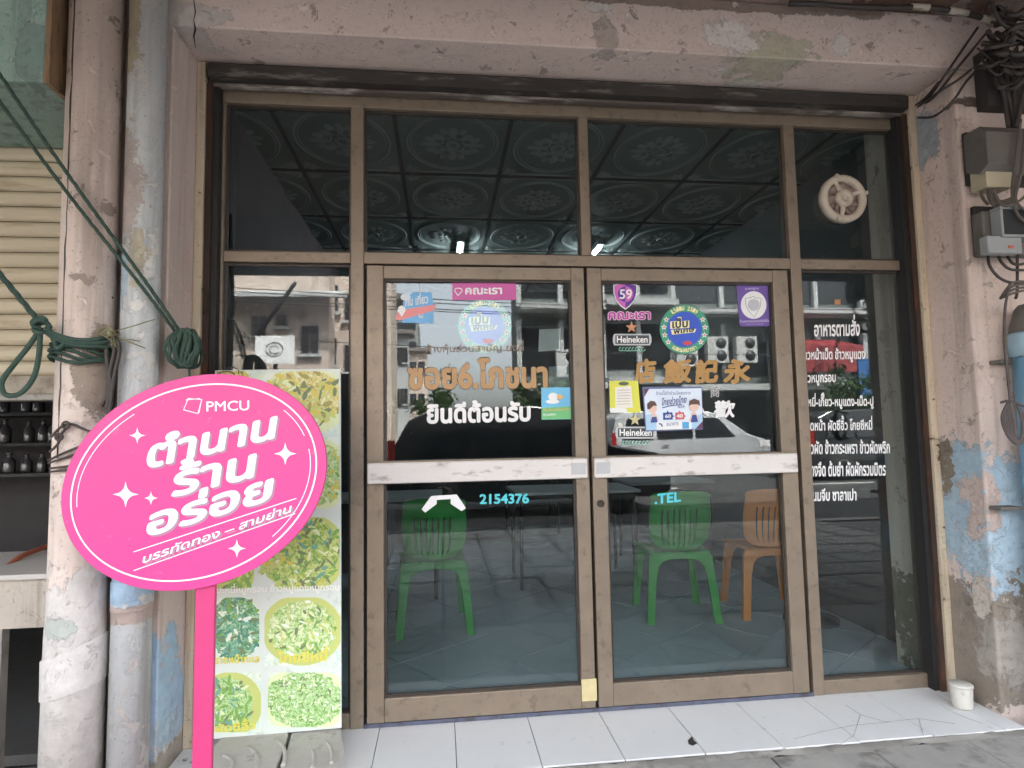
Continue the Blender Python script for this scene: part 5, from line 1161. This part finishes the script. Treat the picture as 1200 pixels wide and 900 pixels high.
# street trees
m_leaf = [M('leaf_a', (.035,.075,.022), .6), M('leaf_b', (.06,.11,.03), .6)]
def tree(px, D, h, r_, label):
    x = V_(px,450,D).x; t = thing('street_tree', (x,-D,GZ), label, 'tree', 'street trees')
    mb = MB().tube(smooth_path([(x,-D,GZ),(x+.1,-D,h*.3),(x-.05,-D+.1,h*.6),(x+.1,-D,h*.9)]), [.13-.004*i for i in range(19)], 8)
    for i in range(5):
        a = i*1.3; mb.tube([(x,-D,h*(.4+.08*i)), (x+r_*.6*math.cos(a),-D+r_*.6*math.sin(a),h*(.6+.08*i))], [.05,.015], 6)
    mb.build('trunk', M('bark', (.10,.08,.06), .9), t); mb = MB()
    cl = [(random.gauss(0,.5)*r_, random.gauss(0,.5)*r_, h*.75+random.gauss(0,.22)*h) for _ in range(26)]
    for i in range(2600):
        c_ = random.choice(cl); p = Vector((x+c_[0]+random.gauss(0,.16)*r_, -D+c_[1]+random.gauss(0,.16)*r_, c_[2]+random.gauss(0,.16)*r_))
        u = Vector((random.uniform(-1,1),random.uniform(-1,1),random.uniform(-1,1))).normalized(); w_ = u.orthogonal().normalized(); s_ = random.uniform(.06,.13); mb.cur = random.randint(0,1)
        mb.raw([p-u*s_, p+w_*s_*.45, p+u*s_, p-w_*s_*.45], [(0,1,2,3)])
    mb.build('crown', m_leaf, t)
tree(640,18.2,2.6,1.0,'small leafy tree at the street corner in the left door reflection'); tree(1000,18.2,2.8,1.0,'small leafy tree by the red awning in the right pane reflection'); tree(520,24,2.6,1.1,'low leafy tree beyond the black car in the reflection')
# vehicles
m_tyre = M('tyre', (.02,.02,.02), .8); m_rim = M('alloy_rim', (.45,.45,.46), .3, .8)
def vehicle(name, label, x0, Y, prof, wins, paint, L, wheels, width=1.75, z0=-.20, lights=(.75,.95)):
    t = thing(name, (x0+L/2, Y-width/2, z0), label, 'car')
    mb = MB(); n = len(prof); F = []
    for yy, inset_ in ((0,.13),(-.06,.0),(-width+.06,.0),(-width,.13)):
        F.append(mb.add([(x0+(x if inset_ == 0 else x), Y+yy+( -(.20 if yy > -.5 else -.20)*max(0,(z-.95))/1.0), z0+z) for x, z in prof]))
    for a, b in zip(F, F[1:]):
        for i in range(n): j = (i+1) % n; mb.face((a+i, a+j, b+j, b+i), False)
    mb.face([F[0]+i for i in range(n)]); mb.face([F[-1]+i for i in range(n-1,-1,-1)])
    mb.build('body', paint, t, .03, 2)
    ty = lambda z: Y-.20*max(0, z-.95)+.004
    for w_ in wins:
        mb = MB(); pts = [(x0+x, ty(z)+.004, z0+z) for x, z in w_]; mb.prism(pts, (0,-.02,0)); mb.build('side_window', flat('car_glass', (.015,.017,.02), .05), t)
    for wx in wheels:
        for yy in (Y-.10, Y-width+.10):
            s_ = 1 if yy > Y-.5 else -1
            o = MB().lathe([(.20,-.10),(.31,-.10),(.33,-.07),(.33,.07),(.31,.115),(.22,.118)], (x0+wx,yy,z0+.33), 'Y', 28).build('wheel', m_tyre, t)
            mb = MB().lathe([(.215,s_*.100),(.20,s_*.119),(.06,s_*.10),(.001,s_*.105)], (x0+wx,yy,z0+.33), 'Y', 24); mb.build('rim', m_rim, o)
    for i, zz in enumerate((.95,)):
        for w_ in wins[:-1]:
            xx = w_[0][0]; box('door_handle', (x0+xx+.1,Y+.001,z0+zz-.08), (x0+xx+.32,Y+.025,z0+zz-.045), m_rim, t)
    fx = max(p[0] for p in prof); box('headlight', (x0+fx-.35,Y-.02,z0+lights[0]), (x0+fx-.02,Y+.004,z0+lights[1]), flat('headlight', (.7,.7,.7), .1), t); box('tail_light', (x0+.02,Y-.02,z0+.9), (x0+.14,Y+.004,z0+1.3), flat('tail_light', (.35,.02,.02), .2), t)
    box('bumper_trim', (x0+.02,Y+.003,z0+.28), (x0+fx-.1,Y+.012,z0+.36), m_black, t)
    return t
van = [(.02,.30),(0,.55),(.03,1.1),(.18,1.75),(.45,1.93),(1.6,1.97),(3.1,1.92),(3.55,1.78),(4.35,1.18),(4.85,1.02),(5.0,.8),(5.0,.35),(4.9,.28)]
vw = [[(.35,1.12),(1.35,1.12),(1.35,1.72),(.55,1.72)], [(1.45,1.12),(2.55,1.12),(2.55,1.72),(1.45,1.72)], [(2.65,1.12),(3.9,1.12),(3.45,1.66),(3.3,1.72),(2.65,1.72)]]
xv = V_(716,480,15.2).x
vehicle('silver_van', 'silver grey van parked across the road, reflected in the right door', xv, -15.2, van, vw, M('silver_paint', (.42,.43,.45), .35, .15, .03, 3), 5.0, (.95,4.0), 1.85, lights=(.8,1.0))
suv = [(.03,.35),(0,.6),(.04,1.05),(.35,1.62),(.75,1.80),(2.4,1.84),(3.0,1.78),(3.75,1.15),(4.55,1.0),(4.75,.75),(4.75,.38),(4.6,.3)]
sw = [[(.50,1.1),(1.25,1.1),(1.25,1.62),(.72,1.62)], [(1.35,1.1),(2.25,1.1),(2.25,1.63),(1.35,1.63)], [(2.35,1.1),(3.45,1.1),(2.95,1.58),(2.35,1.63)]]
xs_ = V_(452,480,7.4).x
vehicle('black_car', 'black car parked at the near kerb, reflected in the left door', xs_, -7.4, suv, sw, M('black_paint', (.018,.018,.02), .18, .1, .03, 3), 4.75, (.9,3.8), 1.8)
xs_ = V_(948,480,12).x
vehicle('dark_car', 'dark car at the right, reflected in the right side pane', xs_, -12.0, suv, sw, M('charcoal_paint', (.03,.032,.035), .2, .2, .03, 3), 4.75, (.9,3.8), 1.8)
# overhead wires and a pole
pl = thing('utility_pole', (V_(1060,400,17).x,-17.8,GZ), 'concrete utility pole carrying wires along the far kerb', 'pole')
MB().tube([(V_(1060,400,17).x,-17.8,GZ),(V_(1060,400,17).x,-17.8,9)], [.16,.11], 10).build('shaft', m_conc, pl); box('crossarm', (V_(1060,400,17).x-.06,-18.6,7.9), (V_(1060,400,17).x+.06,-17.0,8.05), m_conc, pl)
for k, (ya_, yb_) in enumerate(((341,351),(345,356),(353,361),(358,360),(399,404))):
    mb = MB(); A = V_(180,ya_-10,17); B_ = V_(1060,yb_+12,17); mid = (A+B_)/2-Vector((0,0,.25)); mb.tube(smooth_path([A, mid, B_], 12), .016, 5)
    tag(mb.build('overhead_wire', m_black), ['topmost','second','third','fourth','lowest'][k]+' overhead wire across the sky in the left door reflection', 'wire', 'overhead wires')
# leaning tarpaulin poles at the near kerb
mb = MB(); mb.tube([V_(300,392,6), V_(345,330,6.3)], .03, 6); tag(mb.build('leaning_pole', m_black), 'dark slanting pole reflected above the menu board', 'pole')
